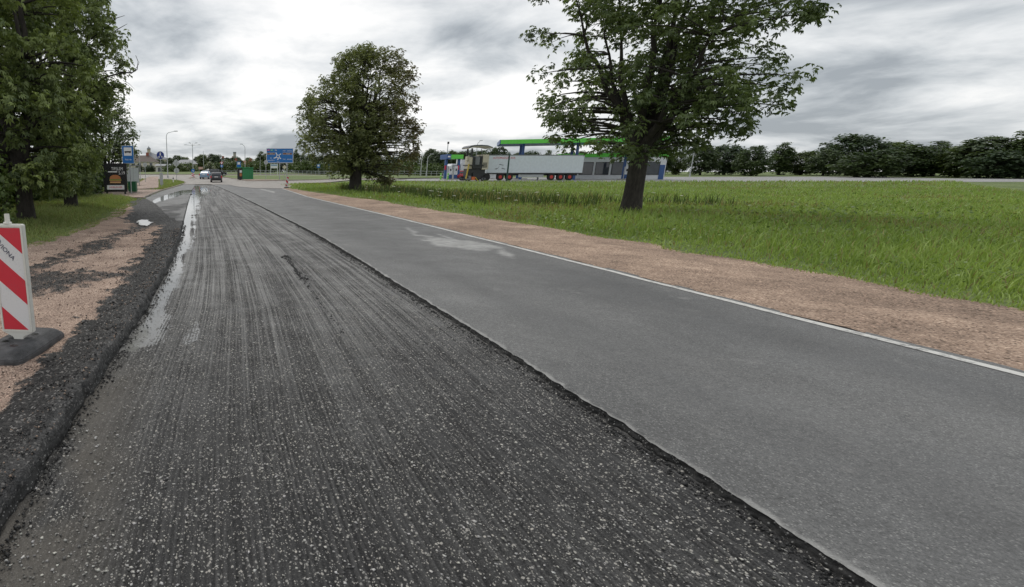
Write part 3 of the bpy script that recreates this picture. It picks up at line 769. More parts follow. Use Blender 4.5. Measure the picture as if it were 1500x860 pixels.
# raised grass islands
def island(name, poly, h, mat='meadow_ground'):
    return sheet(name, poly, lambda x, y: tz(x, y) + h, 2.0, mat)
ISL_A = [(-5.6, 100), (-2.6, 90), (-1.6, 83), (2.4, 83.5), (6, 86), (12, 88), (24, 90), (40, 102), (40, 112), (10, 112), (-8, 112)]
island('traffic_island', ISL_A, .17)
sheet('island_paving', [(-3.0, 91), (-1.6, 83), (2.4, 83.5), (5, 85.4), (4, 87), (0, 89), (-2, 92)], lambda x, y: tz(x, y) + .19, 1.0, 'path_paving')
kerb('island_kerb', [(-8, 104), (-5.6, 100), (-2.6, 90), (-1.6, 83), (2.4, 83.5), (6, 86), (12, 88), (24, 90)], lambda x, y: tz(x, y) + .08, stone=2.0)
_c = (-12, 152); _r = 33
RB = [(_c[0] + _r * math.cos(a), _c[1] + _r * math.sin(a)) for a in np.linspace(0, 2 * math.pi, 60, endpoint=False)]
sheet('roundabout_island', RB, lambda x, y: tz(x, y) + .16 + .35 * np.clip(1 - np.hypot(x - _c[0], y - _c[1]) / _r, 0, 1), 3.0, 'meadow_ground')
kerb('roundabout_kerb', [p for p in RB if p[1] < 152] , lambda x, y: tz(x, y) + .05, stone=2.5)
sheet('splitter_island', [gp(276, 262.5), gp(283, 261.2), gp(290, 262.3), gp(284, 260.3), gp(279, 260.6)], lambda x, y: tz(x, y) + .16, 1.0, 'path_paving')
sheet('station_apron', [(19, 74), (30, 70.5), (60, 69), (130, 69), (130, 112), (70, 108), (30, 98), (24, 92)], lambda x, y: tz(x, y) + .03, 2.5, 'apron_asphalt')

# water
def water(name, poly, z, mat, label, step=.15, zf=None):
    o = sheet(name, poly, zf or (lambda x, y: 0 * x + z), step, mat)
    o['kind'] = 'structure'; return o
def ragged(P, amp, n=14, seed=5):
    out = []
    for i in range(len(P)):
        a = np.array(P[i]); b = np.array(P[(i + 1) % len(P)])
        for j in range(n):
            q = a + (b - a) * j / n
            out.append((float(q[0] + (fbm(q[0] * 3, q[1] * 3, seed) - .5) * amp), float(q[1] + (fbm(q[0] * 3 + 7, q[1] * 3, seed + 1) - .5) * amp * 2)))
    return out
water('bay_puddle', ragged([g0(u, v, .05) for u, v in [(211, 308), (216, 299), (226, 292.5), (240, 286.5), (255, 281.5), (268, 279), (281, 278), (281, 284), (266, 285.5), (252, 290), (240, 294), (228, 297), (220, 301), (215, 308)]], .5), .0, 'puddle_water', '', .5,
      lambda x, y: tz(x, y) + .050)
water('shoulder_puddle', ragged([g0(u, v, .03) for u, v in [(200, 327), (206, 323), (218, 323.5), (223, 327), (213, 332.5), (204, 331)]], .3), 0, 'puddle_water', '', .15, lambda x, y: 0 * x + .062)
_wy = 4.35 * np.exp(np.linspace(0, math.log(64 / 4.35), 110))
_wp = [(float(ML(y)) + .01, float(y)) for y in _wy] + [(float(ML(y)) + .06 + 2.2 * float(PW_(y)), float(y)) for y in _wy[::-1]]
water('milled_puddle', _wp, 0, 'silty_film', '', .2, lambda x, y: tz(x, y) - .0055)

# ================================================================== VEGETATION
def tube_arrays(chains, sides=6):
    """many tapered tubes as one vertex / face array. chains: list of (pts[n,3], radii[n])"""
    VV = []; FF = []; off = 0
    for P, R in chains:
        P = np.asarray(P, float); n = len(P)
        D = np.gradient(P, axis=0); D /= np.linalg.norm(D, axis=1)[:, None] + 1e-9
        ref = np.array([0.31, 0.87, 0.38]) if abs(D[0, 2]) > .5 else np.array([0, 0, 1.0])
        A = np.cross(D, ref); A /= np.linalg.norm(A, axis=1)[:, None] + 1e-9
        B = np.cross(D, A)
        th = np.arange(sides) * 2 * np.pi / sides
        V = P[:, None] + (A[:, None] * np.cos(th)[None, :, None] + B[:, None] * np.sin(th)[None, :, None]) * np.asarray(R)[:, None, None]
        VV.append(V.reshape(-1, 3))
        i = np.arange(n - 1)[:, None] * sides; j = np.arange(sides)[None]; j2 = (j + 1) % sides
        FF.append(np.stack([i + j, i + j2, i + sides + j2, i + sides + j], -1).reshape(-1, 4) + off)
        off += n * sides
    return np.vstack(VV), np.vstack(FF)

def leaves_mesh(name, pos, nrm, size, tint, r, palmate):
    """leaf blades; palmate leaves carry five drooping leaflets each"""
    n = len(pos)
    nrm = nrm / (np.linalg.norm(nrm, axis=1)[:, None] + 1e-9)
    t = r.normal(size=(n, 3)); t -= nrm * (t * nrm).sum(1)[:, None]; t /= np.linalg.norm(t, axis=1)[:, None] + 1e-9
    b = np.cross(nrm, t)
    VV = []; TT = []
    if palmate:
        angs = np.radians([-76, -38, 0, 38, 76]); lens = [.62, .9, 1.0, .9, .62]
    else:
        angs = [0.0]; lens = [1.0]
    for a, l in zip(angs, lens):
        a = a + r.normal(size=n) * .12
        d = t * np.cos(a)[:, None] + b * np.sin(a)[:, None]
        w = np.cross(nrm, d)
        L = (size * l)[:, None]
        wd = (.17 if palmate else .34) * L
        o0 = pos
        mid = pos + d * L * .6 - nrm * L * .02
        tip = pos + d * L - nrm * L * (.34 if palmate else .12) - np.array([0, 0, 1]) * L * (.16 if palmate else 0.05)
        VV.append(np.stack([o0, mid + w * wd, tip, mid - w * wd], 1))
        TT.append(np.repeat(tint[:, None], 4, 1) * (0.88 + .24 * r.random((n, 1, 1))))
    V = np.concatenate(VV, 0).reshape(-1, 3); T = np.concatenate(TT, 0).reshape(-1, 3)
    m = len(V) // 4; i = np.arange(m) * 4
    F = np.concatenate([np.stack([i, i + 1, i + 2], -1), np.stack([i, i + 2, i + 3], -1)])
    return faces_mesh(name, V, F, M['leaf'], False, {'tint': T})

def crown_points(r, prof, n, depth, hollow=.45, gap=.5, seed=0):
    pr = np.array(prof, float); pr = pr[np.argsort(pr[:, 0])]
    z0, z1 = pr[0, 0], pr[-1, 0]
    out = []
    ph = r.random((6, 3)) * 6.28; fr = r.normal(size=(6, 3)) * 1.1
    while len(out) < n:
        m = n * 3
        z = z0 + (z1 - z0) * r.random(m)
        a = np.interp(z, pr[:, 0], pr[:, 1]); b = np.interp(z, pr[:, 0], pr[:, 2])
        hx = (b - a) / 2; cx = (a + b) / 2
        k_ = r.random(m) < (hx / hx.max()) ** 1.0
        th = r.random(m) * 6.283; rad = (hollow ** 2 + (1 - hollow ** 2) * r.random(m)) ** .5
        inn = r.random(m) < .18; rad[inn] = r.random(inn.sum()) ** .5 * hollow
        p = np.column_stack([cx + hx * rad * np.cos(th), hx * depth * rad * np.sin(th), z])
        g = np.sin(p @ fr.T + ph[:, 0]).sum(1) / 2.4
        k_ &= (g > -1.0 + gap * .9) | (r.random(m) < .18)
        out += [tuple(q) for q in p[k_]]
    return np.array(out[:n])

def build_tree(name, loc, prof, trunk_r, fork, label, cat='tree', group=None, seed=1, n_clump=300, per=28, leaf=.2, palmate=True,
               c_dark=(.062, .094, .048), c_light=(.24, .30, .125), brown=None, depth=.9, limbs=9, clump_r=.55, gap=.5, rz=0.0, hollow=.45, trunk_lean=(0, 0), squash=.5, twig=.028, sides=6):
    r = np.random.default_rng(seed)
    root = empty(name, loc, rz, label, cat, group)
    ztop = max(p[0] for p in prof)
    C = crown_points(r, prof, n_clump, depth, hollow, gap, seed)
    # trunk and rising limbs
    chains = []
    fx = np.array([trunk_lean[0], trunk_lean[1], fork])
    tp = np.array([[0, 0, -.25], [0, 0, 0.05], [fx[0] * .3, fx[1] * .3, fork * .35], [fx[0] * .7, fx[1] * .7, fork * .7], fx])
    chains.append((tp, np.array([1.45, 1.22, 1.0, .95, .9]) * trunk_r))
    limb_pts = []; limb_r = []
    pr = np.array(sorted(prof), float)
    for i in range(limbs):
        th = i * 2.4 + r.random() * .6
        hz = fork + (ztop - fork) * (.55 + .43 * r.random()) if i else ztop * .97
        a = np.interp(hz, pr[:, 0], pr[:, 1]); b = np.interp(hz, pr[:, 0], pr[:, 2])
        rr = .25 + .5 * r.random()
        end = np.array([(a + b) / 2 + (b - a) / 2 * rr * math.cos(th), (b - a) / 2 * depth * rr * math.sin(th), hz])
        st = fx * np.array([1, 1, .8 + .2 * r.random()])
        c1 = st + np.array([math.cos(th) * .25 * (ztop - fork) * .35, math.sin(th) * .25 * (ztop - fork) * .35, (hz - fork) * .3])
        c2 = np.array([end[0] * .85, end[1] * .85, fork + (hz - fork) * .65])
        t = np.linspace(0, 1, 12)[:, None]
        P = (1 - t) ** 3 * st + 3 * t * (1 - t) ** 2 * c1 + 3 * t * t * (1 - t) * c2 + t ** 3 * end
        P[1:-1] += r.normal(size=(10, 3)) * .05 * ztop / 10
        R = trunk_r * (.5 if i else .62) * (1 - t[:, 0]) ** 1.35 + .014
        chains.append((P, R)); limb_pts.append(P); limb_r.append(R)
    LP = np.vstack(limb_pts); LR = np.concatenate(limb_r)
    tw = []
    for c in C:
        d = np.linalg.norm(LP - c, axis=1) + 1.2 * np.maximum(0, LP[:, 2] - c[2])
        j = int(np.argmin(d)); a = LP[j]
        mid = (a + c) / 2 + np.array([0, 0, .12 * np.linalg.norm(c - a)]) + r.normal(size=3) * .08
        t = np.linspace(0, 1, 5)[:, None]
        P = (1 - t) ** 2 * a + 2 * t * (1 - t) * mid + t * t * c
        r0 = min(LR[j] * .7, twig * (1 + .5 * np.linalg.norm(c - a)))
        tw.append((P, np.linspace(r0, .008, 5)))
    V, F = tube_arrays(chains, max(sides, 8)); me = faces_mesh('trunk', V, F, M['bark'], True)
    link(bpy.data.objects.new('trunk', me), root)
    V, F = tube_arrays(tw, 4); me = faces_mesh('branches', V, F, M['bark'], True)
    link(bpy.data.objects.new('branches', me), root)['kind'] = 'stuff'
    # leaves, clump by clump, each clump a loose dome
    n = n_clump * per
    ci = np.repeat(np.arange(n_clump), per)
    cs = (.65 + .7 * r.random(n_clump))[ci]
    d = r.normal(size=(n, 3)); d /= np.linalg.norm(d, axis=1)[:, None]
    rad = r.random(n) ** .45
    off = d * rad[:, None] * clump_r * cs[:, None]; off[:, 2] = off[:, 2] * squash
    pos = C[ci] + off
    nrm = np.column_stack([d[:, 0] * .55, d[:, 1] * .55, .75 + .25 * d[:, 2]]) + r.normal(size=(n, 3)) * .28
    size = leaf * (.65 + .6 * r.random(n))
    tone = (r.random(n_clump) ** 1.2)[ci] * .55 + .45 * r.random(n)
    tint = np.array(c_dark) * (1 - tone[:, None]) + np.array(c_light) * tone[:, None]
    if brown is not None:
        bf = brown(pos) * r.random(n) ** .7
        tint = tint * (1 - bf[:, None]) + np.array([.20, .125, .095]) * bf[:, None]
    me = leaves_mesh('crown', pos, nrm, size, tint, r, palmate)
    o = link(bpy.data.objects.new('crown', me), root); o['kind'] = 'stuff'
    return root

def prof_px(base_u, base_v, mpp, rows, mx=None):
    mx = mx or mpp
    return [((base_v - v) * mpp, (a - base_u) * mx, (b - base_u) * mx) for v, a, b in rows]

# big horse chestnut by the right verge
x, y, z = at(520, 44.4)
build_tree('chestnut_tree', (x, y, z - .02), prof_px(520, 281, .0548, [(74, 508, 548), (80, 494, 566), (92, 482, 584), (110, 470, 594), (130, 452, 602), (148, 439, 607), (160, 434, 612), (182, 433, 608), (205, 434, 607), (225, 440, 608), (236, 446, 607), (247, 456, 604), (252, 475, 598), (256, 548, 590), (268, 556, 582)], .0575),
           .52, 2.1, 'lone rounded horse chestnut with rusty leaves by the verge opposite the gravel shoulder', seed=11, n_clump=820, per=30, leaf=.175, clump_r=.52, gap=.85, squash=.85,
           c_dark=(.09, .112, .05), c_light=(.32, .35, .15), brown=lambda p: np.clip((p[:, 0] - .3) / 4.5, 0, .8), depth=.85, limbs=15, hollow=.25)
# two chestnuts on the left verge
x, y, z = at(105, 22.5)
SLIM = build_tree('chestnut_tree', (x, y, z), prof_px(105, 308, .0300, [(-75, 75, 118), (-35, 45, 140), (0, 28, 156), (35, 10, 176), (60, 0, 186), (85, 0, 195), (108, -5, 210), (122, -5, 206), (142, -5, 182), (172, 0, 166), (220, 0, 160), (250, 6, 150), (270, 25, 140), (283, 60, 122)]),
           .26, 2.3, 'horse chestnut whose slim dark trunk stands beside the burger poster', seed=22, n_clump=560, per=34, leaf=.165, squash=.8, clump_r=.46, gap=.75, c_dark=(.088, .124, .058), c_light=(.335, .40, .16), depth=1.0, limbs=11, hollow=.3)
def dead_twigs(root, list_):
    for pts, r0 in list_:
        mb = MB(); P = [Vector(p) for p in pts]
        mb.tube(P, [r0 * (1 - .75 * i / (len(P) - 1)) for i in range(len(P))], 5)
        mb.build('dead_twig', 'bark', root)
_m = .0300
def tw(u, v, yy=0.0): return ((u - 105) * _m, yy, (308 - v) * _m)
dead_twigs(SLIM, [([tw(165, 128), tw(190, 122), tw(203, 122), tw(210, 118), tw(212, 108), tw(209, 100)], .035), ([tw(205, 121), tw(212, 112), tw(214, 108)], .012), ([tw(150, 80), tw(176, 62), tw(186, 54), tw(197, 51)], .03), ([tw(180, 60), tw(182, 50), tw(180, 46)], .012), ([tw(160, 85), tw(186, 68), tw(194, 64), tw(200, 61)], .025), ([tw(178, 88), tw(186, 90), tw(193, 95)], .012), ([tw(190, 132), tw(198, 136), tw(206, 144)], .012)])
x, y, z = at(40, 16.0)
build_tree('chestnut_tree', (x, y, z), prof_px(40, 330, .0216, [(-160, 0, 60), (-110, -60, 100), (-50, -100, 118), (0, -120, 125), (60, -140, 138), (140, -150, 138), (210, -140, 132), (255, -130, 122), (278, -110, 95), (290, -80, 30), (302, -70, -10)]),
           .25, 1.9, 'horse chestnut with thick dark trunk in the grass behind the striped barrier board', seed=31, n_clump=600, per=34, leaf=.155, squash=.8, clump_r=.42, gap=.7, c_dark=(.088, .124, .058), c_light=(.345, .41, .155), depth=1.0, limbs=10, hollow=.25)
# chestnut on the right verge whose twigs reach over the road
x, y, z = 15.2, 21.0, float(tz(15.2, 21.0))
build_tree('chestnut_tree', (x, y, z), [(2.3, -2.0, 2.2), (3.0, -3.0, 3.3), (4.2, -3.6, 4.2), (5.5, -3.9, 4.6), (7.0, -4.5, 4.7), (7.9, -4.75, 4.4), (8.8, -4.2, 4.0), (10.2, -3.0, 3.0), (11.4, -1.2, 1.4)],
           .34, 2.3, 'tall green horse chestnut on the meadow beside the right verge', seed=41, n_clump=480, per=36, leaf=.165, squash=.8, clump_r=.5, gap=.5, depth=1.0, limbs=11, hollow=.35)
# feathery tree behind the poster
x, y, z = at(158, 41)
build_tree('willow_tree', (x, y, z), prof_px(158, 286, .054, [(138, 140, 165), (155, 128, 188), (180, 118, 196), (200, 112, 205), (225, 108, 203), (250, 105, 190), (270, 108, 172), (283, 110, 150)]),
           .16, 1.2, 'pale feathery willow behind the burger poster and the bus stop sign', seed=51, n_clump=330, per=34, leaf=.20, palmate=False, clump_r=.5, gap=.5, c_dark=(.06, .09, .04), c_light=(.21, .26, .12), depth=.9, limbs=9, squash=.9)

def shrub(name, loc, w, h, label, seed, group=None, cd=(.024, .045, .018), cl=(.095, .135, .045), n=90, per=26, leaf=.14, cat='shrub', blossom=False, depth=.9):
    r = np.random.default_rng(seed)
    root = empty(name, loc, 0, label, cat, group)
    C = crown_points(r, [(h * .08, -w * .38, w * .38), (h * .4, -w * .5, w * .5), (h * .75, -w * .4, w * .4), (h, -w * .12, w * .12)], n, depth, .35, .3)
    tw = [(np.array([[r.normal() * .1 * w, r.normal() * .1 * w, -.05], C[i] * np.array([.5, .5, .55]), C[i]]), np.array([.03, .02, .008])) for i in range(0, n, 3)]
    V, F = tube_arrays(tw, 4); link(bpy.data.objects.new('stems', faces_mesh('stems', V, F, M['bark'], True)), root)['kind'] = 'stuff'
    ci = np.repeat(np.arange(n), per); m = len(ci)
    d = r.normal(size=(m, 3)); d /= np.linalg.norm(d, axis=1)[:, None]
    pos = C[ci] + d * (r.random(m) ** .4)[:, None] * .16 * (w + h) * .5
    pos[:, 2] = np.maximum(pos[:, 2], .03)
    tone = (r.random(n)[ci] * .5 + .5 * r.random(m))[:, None]
    tint = np.array(cd) * (1 - tone) + np.array(cl) * tone
    if blossom:
        f = (r.random(n) < .75)[ci] & (r.random(m) < .6); tint[f] = np.array([.55, .55, .48]) * (.7 + .3 * r.random((f.sum(), 1)))
    o = link(bpy.data.objects.new('foliage', leaves_mesh('foliage', pos, d * .6 + np.array([0, 0, .6]) + r.normal(size=(m, 3)) * .3, leaf * (.6 + .7 * r.random(m)), tint, r, False)), root)
    o['kind'] = 'stuff'
    return root
hs = [(8, 25, 3.6, 2.3), (38, 27, 4, 2.2), (66, 29, 3.8, 2.4), (90, 31, 4, 2.3), (114, 33, 3.6, 2.2), (128, 38, 2.8, 2.2), (-25, 24, 4, 2.6)]
for i, (u, yy, w, h) in enumerate(hs):
    x, y, z = at(u, yy)
    shrub('dark_shrub', (x, y, z), w, h, 'dense dark shrub growing behind the two left chestnut trunks', 60 + i, 'dark shrubs behind the chestnuts', n=110, leaf=.2)
x, y, z = at(4, 13.2)
shrub('young_shrub', (x - .25, y, z), 1.2, 2.4, 'light green young shrub at the foot of the thick chestnut trunk', 79, cd=(.05, .08, .02), cl=(.12, .17, .05), n=60, per=22, leaf=.13)

# distant broadleaf trees: a few shapes, copied
VAR = []
def far_tree_variant(seed, kind):
    P = [[(.6, -1.2, 1.2), (2, -2.6, 2.7), (4.2, -3.2, 3.0), (6.2, -2.6, 2.5), (7.6, -1.4, 1.3), (8.2, -.5, .5)],
         [(.5, -1.5, 1.4), (2.2, -3.4, 3.2), (4, -3.6, 3.7), (5.8, -2.8, 2.9), (7, -1.2, 1.5)],
         [(.4, -.9, .9), (2.5, -1.9, 1.8), (5, -2.0, 2.1), (8, -1.5, 1.4), (10, -.4, .4)]][kind]
    cd, cl = [((.032, .055, .024), (.10, .14, .052)), ((.038, .064, .026), (.12, .165, .058)), ((.042, .066, .034), (.13, .17, .078))][seed % 3] if seed < 203 else (((.055, .085, .03), (.17, .215, .07)) if seed == 203 else ((.03, .052, .03), (.10, .14, .07)))
    return build_tree('broadleaf_tree', (0, 0, 0), P, .22, 1.2, 'tree', seed=seed, n_clump=230, per=26, leaf=.42, palmate=False, clump_r=.75, gap=.4, c_dark=cd, c_light=cl, limbs=7, squash=.7, twig=.03)
for i, kd in enumerate((0, 1, 2, 0, 1)): VAR.append(far_tree_variant(200 + i, kd))
_used = set()
def put_tree(v, u, yy, top_v, label, group, wscale=1.0, rz=0.0, name='broadleaf_tree'):
    """a distant tree whose top shows at photo row top_v"""
    H = [8.2, 7.0, 10.0, 8.2, 7.0][v]
    x, y, z = at(u, yy)
    z += float(hill(x, y))
    h = max(2.0, zpix(top_v, yy) - z)
    if v in _used: o = copy_tree(VAR[v])
    else: _used.add(v); o = VAR[v]
    o.name = name
    o.location = (x, y, z - .1); o.rotation_euler = (0, 0, rz); s = h / H
    o.scale = (s * wscale, s * wscale, s); o['label'] = label % ('rounded', 'broad low', 'narrow tall', 'domed', 'wide spreading')[v]; o['group'] = group + ', ' + ('rounded', 'broad', 'narrow', 'domed', 'spreading')[v]
    return o
rr = random.Random(5)
LB, GB = '%s dark tree in the belt behind the roundabout', 'tree belt behind the roundabout'
for v, u, yy, tv, ws in [(0, 250, 190, 231, 1.2), (1, 262, 200, 228, 1.2), (3, 272, 205, 229, 1.2), (0, 290, 185, 229, 1.15), (3, 297, 180, 225, 1.1), (1, 309, 183, 226, 1.1), (4, 318, 180, 227, 1.0), (1, 335, 240, 231, 1.3), (4, 345, 240, 230, 1.3),
                         (0, 352, 190, 234, 1.0), (3, 365, 230, 230, 1.2), (1, 376, 178, 232, 1.0), (2, 382, 165, 222, 1.3), (2, 388, 172, 225, 1.2), (4, 398, 160, 232, 1.1), (0, 410, 158, 231, 1.1), (3, 424, 156, 226, 1.1), (2, 433, 160, 219, 1.0), (1, 442, 158, 227, 1.1), (0, 455, 156, 225, 1.1), (4, 470, 156, 228, 1.2), (3, 488, 150, 228, 1.2), (1, 505, 150, 226, 1.2), (0, 550, 150, 226, 1.2), (4, 570, 150, 228, 1.2), (1, 590, 150, 224, 1.1)]:
    put_tree(v, u, yy, tv, LB, GB, ws, rr.random() * 6)
LB, GB = '%s green tree in the row behind the filling station', 'trees behind the filling station'
for v, u, yy, tv, ws in [(3, 607, 140, 221, 1.0), (0, 628, 132, 218, 1.0), (2, 633, 136, 219, 1.3), (4, 641, 128, 222, 1.1), (1, 650, 130, 224, 1.1), (3, 661, 132, 219, 1.0), (0, 672, 134, 222, 1.0), (4, 684, 134, 221, 1.1), (1, 700, 130, 221, 1.3), (1, 722, 122, 216, 1.35), (3, 738, 130, 224, 1.2), (0, 755, 130, 224, 1.2), (4, 775, 128, 222, 1.2), (2, 800, 130, 216, 1.3), (1, 825, 128, 221, 1.2), (3, 850, 130, 217, 1.2), (0, 880, 128, 222, 1.2), (4, 905, 130, 219, 1.2), (2, 930, 128, 215, 1.3), (1, 960, 126, 220, 1.3), (3, 990, 126, 217, 1.3), (0, 1025, 124, 220, 1.3), (4, 1060, 122, 216, 1.3), (1, 1100, 120, 218, 1.3), (2, 1140, 118, 207, 1.8), (3, 1172, 124, 214, 1.7), (0, 1205, 112, 219, 1.5), (4, 1240, 116, 206, 1.6), (1, 1270, 108, 216, 1.8), (3, 1300, 118, 205, 1.6), (1, 1335, 104, 218, 1.7), (2, 1365, 108, 200, 1.9), (3, 1400, 100, 212, 1.6), (0, 1432, 104, 203, 1.7), (4, 1462, 92, 214, 1.8), (2, 1490, 98, 198, 1.9), (1, 1525, 90, 206, 1.6)]:
    if u > 780: tv = tv + rr.uniform(-9, 7); yy = yy + rr.uniform(-4, 10)
    put_tree(v, u, yy, tv, LB, GB, ws * rr.uniform(.85, 1.2), rr.random() * 6)
LB, GB = '%s tree on the slope below the church', 'trees below the church'
for v, u, yy, tv, ws in [(1, 226, 230, 234, 1.2), (4, 233, 235, 233, 1.2), (0, 240, 210, 236, 1.2), (1, 216, 160, 241, 1.2), (4, 222, 158, 242, 1.3), (1, 243, 165, 240, 1.1), (0, 204, 170, 240, 1.2)]:
    put_tree(v, u, yy, tv, LB, GB, ws, rr.random() * 6)
LB, GB = 'hedge-like green bush along the far edge of the roundabout', 'bushes along the roundabout'
for i, (u, yy, w, h) in enumerate([(252, 150, 6, 2.6), (262, 150, 6, 2.6), (274, 152, 7, 2.8), (316, 150, 5, 2.8), (330, 150, 7, 3.2), (340, 148, 6, 3.2), (366, 140, 6, 3.4), (374, 140, 6, 3.2), (384, 138, 6, 3.0), (394, 138, 6, 2.8), (436, 138, 7, 3.2), (450, 136, 7, 3.2), (466, 136, 7, 3.0), (560, 132, 7, 3.0), (580, 132, 7, 3.0), (598, 128, 6, 3.0), (640, 122, 7, 2.6), (622, 122, 6, 2.4)]):
    x, y, z = at(u, yy); shrub('roundabout_bush', (x, y, z), w, h, LB, 300 + i, GB, cd=(.04, .068, .024), cl=(.13, .18, .055), n=70, per=16, leaf=.42)
x, y, z = at(307, 140); shrub('blossom_bush', (x, y, z), 3.2, 2.9, 'bush covered in white blossom above the light blue car', 340, None, n=80, per=22, leaf=.3, blossom=True)

# grass
def grass(name, x, y, h, w, label, lean=.5, tone=None, seed=1, cd=(.12, .165, .05), cl=(.32, .37, .14), dry=.08, dz=.03):
    r = np.random.default_rng(seed); n = len(x)
    a = r.random(n) * 6.283; la = r.random(n) * 6.283; ln = lean * r.random(n) * h
    z = tz(x, y) + dz
    P = np.column_stack([x, y, z]); ax = np.column_stack([np.cos(a), np.sin(a), 0 * a]) * w[:, None]
    lv = np.column_stack([np.cos(la) * ln, np.sin(la) * ln, 0 * ln])
    up = np.array([0, 0, 1.0])
    V = np.stack([P - ax, P + ax, P + ax * .75 + lv * .35 + up * (h * .55)[:, None], P - ax * .75 + lv * .35 + up * (h * .55)[:, None], P + lv + up * (h * (1 - .2 * lean))[:, None]], 1).reshape(-1, 3)
    i = np.arange(n) * 5
    q = np.stack([i, i + 1, i + 2, i + 3], -1); t = np.stack([i + 3, i + 2, i + 4], -1)
    loops = np.concatenate([q.ravel(), t.ravel()]); starts = np.concatenate([np.arange(n) * 4, n * 4 + np.arange(n) * 3]); tot = np.concatenate([np.full(n, 4), np.full(n, 3)])
    tn = np.clip(r.random(n) * .45 + .9 * (fbm(x * .45, y * .45, seed + 7) - .5) + .35, 0, 1)[:, None]
    dry = dry + .5 * sstep(.56, .72, fbm(x * .22 + 3, y * .22, seed + 9))
    c = np.array(cd) * (1 - tn) + np.array(cl) * tn
    d = r.random(n) < dry; c[d] = np.array([.30, .25, .11]) * (.6 + .5 * r.random((d.sum(), 1)))
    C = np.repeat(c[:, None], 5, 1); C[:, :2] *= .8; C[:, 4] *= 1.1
    me = np_mesh(name, V, loops, starts, tot, M['grass_blade'], False, {'tint': C.reshape(-1, 3)})
    tag(link(bpy.data.objects.new(name, me)), label, 'grass', kind='stuff')
def left_grass():
    n = 150000
    y = 9.5 * np.exp(rng.random(n) * math.log(44 / 9.5)); x = GL(y) + .1 - (rng.random(n) ** 1.2) * (9 + .25 * y) + (fbm(y * .9, 0 * y, 83) - .5) * .5
    k_ = ~((x > -12.4) & (x < -8.6) & (y > 35.2)) & (x < np.where(y > 32, bayx(y) - .3, 99)) & ~((y > 33) & (x > -9.6))
    x, y = x[k_], y[k_]
    e = np.clip((GL(y) - x) / 1.5, .25, 1)
    h = (.10 + .28 * rng.random(len(x)) ** 1.3) * e * (.6 + .8 * fbm(x * .7, y * .7, 121)); w = .004 + .00035 * y
    grass('verge_grass', x, y, h, w, 'long green grass under the left chestnut trees', .9, seed=3)
    n = 60000                                             # beside the footpath
    y = 40 + 60 * rng.random(n) ** 1.3; x = -8 - 30 * rng.random(n)
    px = 375 + FPX * x / depth_at(y, tz(x, y))
    PW = [gp(233, 277.5), gp(233, 259), gp(219, 259), gp(190, 274), gp(188, 282)]
    k_ = ~inpoly(x, y, PW) & (x < np.where(y < 68, bayx(y) - .3, np.interp(y, [68, 73, 80, 87.5, 93, 97.5, 100], [-9.8, -10, -11, -13.3, -18.3, -30, -60]))) & ~((y < 48) & (x > -12.5)) & (px > 120)
    x, y = x[k_], y[k_]
    grass('path_grass', x, y, .12 + .18 * rng.random(len(x)), .018 + .0002 * y, 'green grass on both sides of the footpath', .6, seed=5)
left_grass()
def right_grass():
    n = 250000
    y = 2.2 * np.exp(rng.random(n) ** .8 * math.log(72 / 2.2)); x = GR(y) + .15 + (rng.random(n) ** 1.15) * (20 + 1.0 * y) + (fbm(y * .8, y * .1, 91) - .5) * .8
    k_ = (y < 71 - sstep(10, 30, x) * 1.5); x, y = x[k_], y[k_]
    d = x - GR(y)
    e = np.clip(d / 2.0, .3, 1) * (.7 + .6 * fbm(x * .3, y * .3, 131))
    h = (.10 + .30 * rng.random(len(x)) ** 1.5) * e; w = .006 + .0004 * y
    grass('meadow_grass', x, y, h, w, 'bright green meadow grass beyond the right gravel verge', .8, seed=13, cd=(.135, .21, .045), cl=(.34, .44, .12), dry=.07)
    m = 26000                                             # broad-leaved weeds among the grass
    y = 3 * np.exp(rng.random(m) ** .8 * math.log(60 / 3)); x = GR(y) + .5 + (rng.random(m) ** 1.1) * (18 + .9 * y)
    k_ = fbm(x * .5, y * .5, 151) + .25 * rng.random(m) > .60; x, y = x[k_], y[k_]; m = len(x)
    r = np.random.default_rng(19); d = r.normal(size=(m, 3)); d[:, 2] = .8 + np.abs(d[:, 2])
    tn = r.random((m, 1)); tint = np.array([.08, .13, .035]) * (1 - tn) + np.array([.22, .29, .09]) * tn
    me = leaves_mesh('meadow_weeds', np.column_stack([x, y, tz(x, y) + .10 + .22 * r.random(m)]), d, (.025 + .05 * r.random(m)) * np.clip(y / 9, .5, 2.2), tint, r, False)
    tag(link(bpy.data.objects.new('meadow_weeds', me)), 'broad leaved weeds mixed into the meadow grass', 'weeds', kind='stuff')
    # taller weeds in the ditch
    n = 9000
    y = 24 + 26 * rng.random(n); x = GR(y) + 3.5 + 14 * rng.random(n) ** 1.3
    k_ = fbm(x * .35, y * .35, 141) > .52; x, y = x[k_], y[k_]
    grass('tall_weeds', x, y, .35 + .55 * rng.random(len(x)), .02 + 0 * x, 'tall dark weeds standing in the ditch by the meadow', .5, seed=17, cd=(.035, .06, .018), cl=(.10, .14, .04), dry=.1)
right_grass()
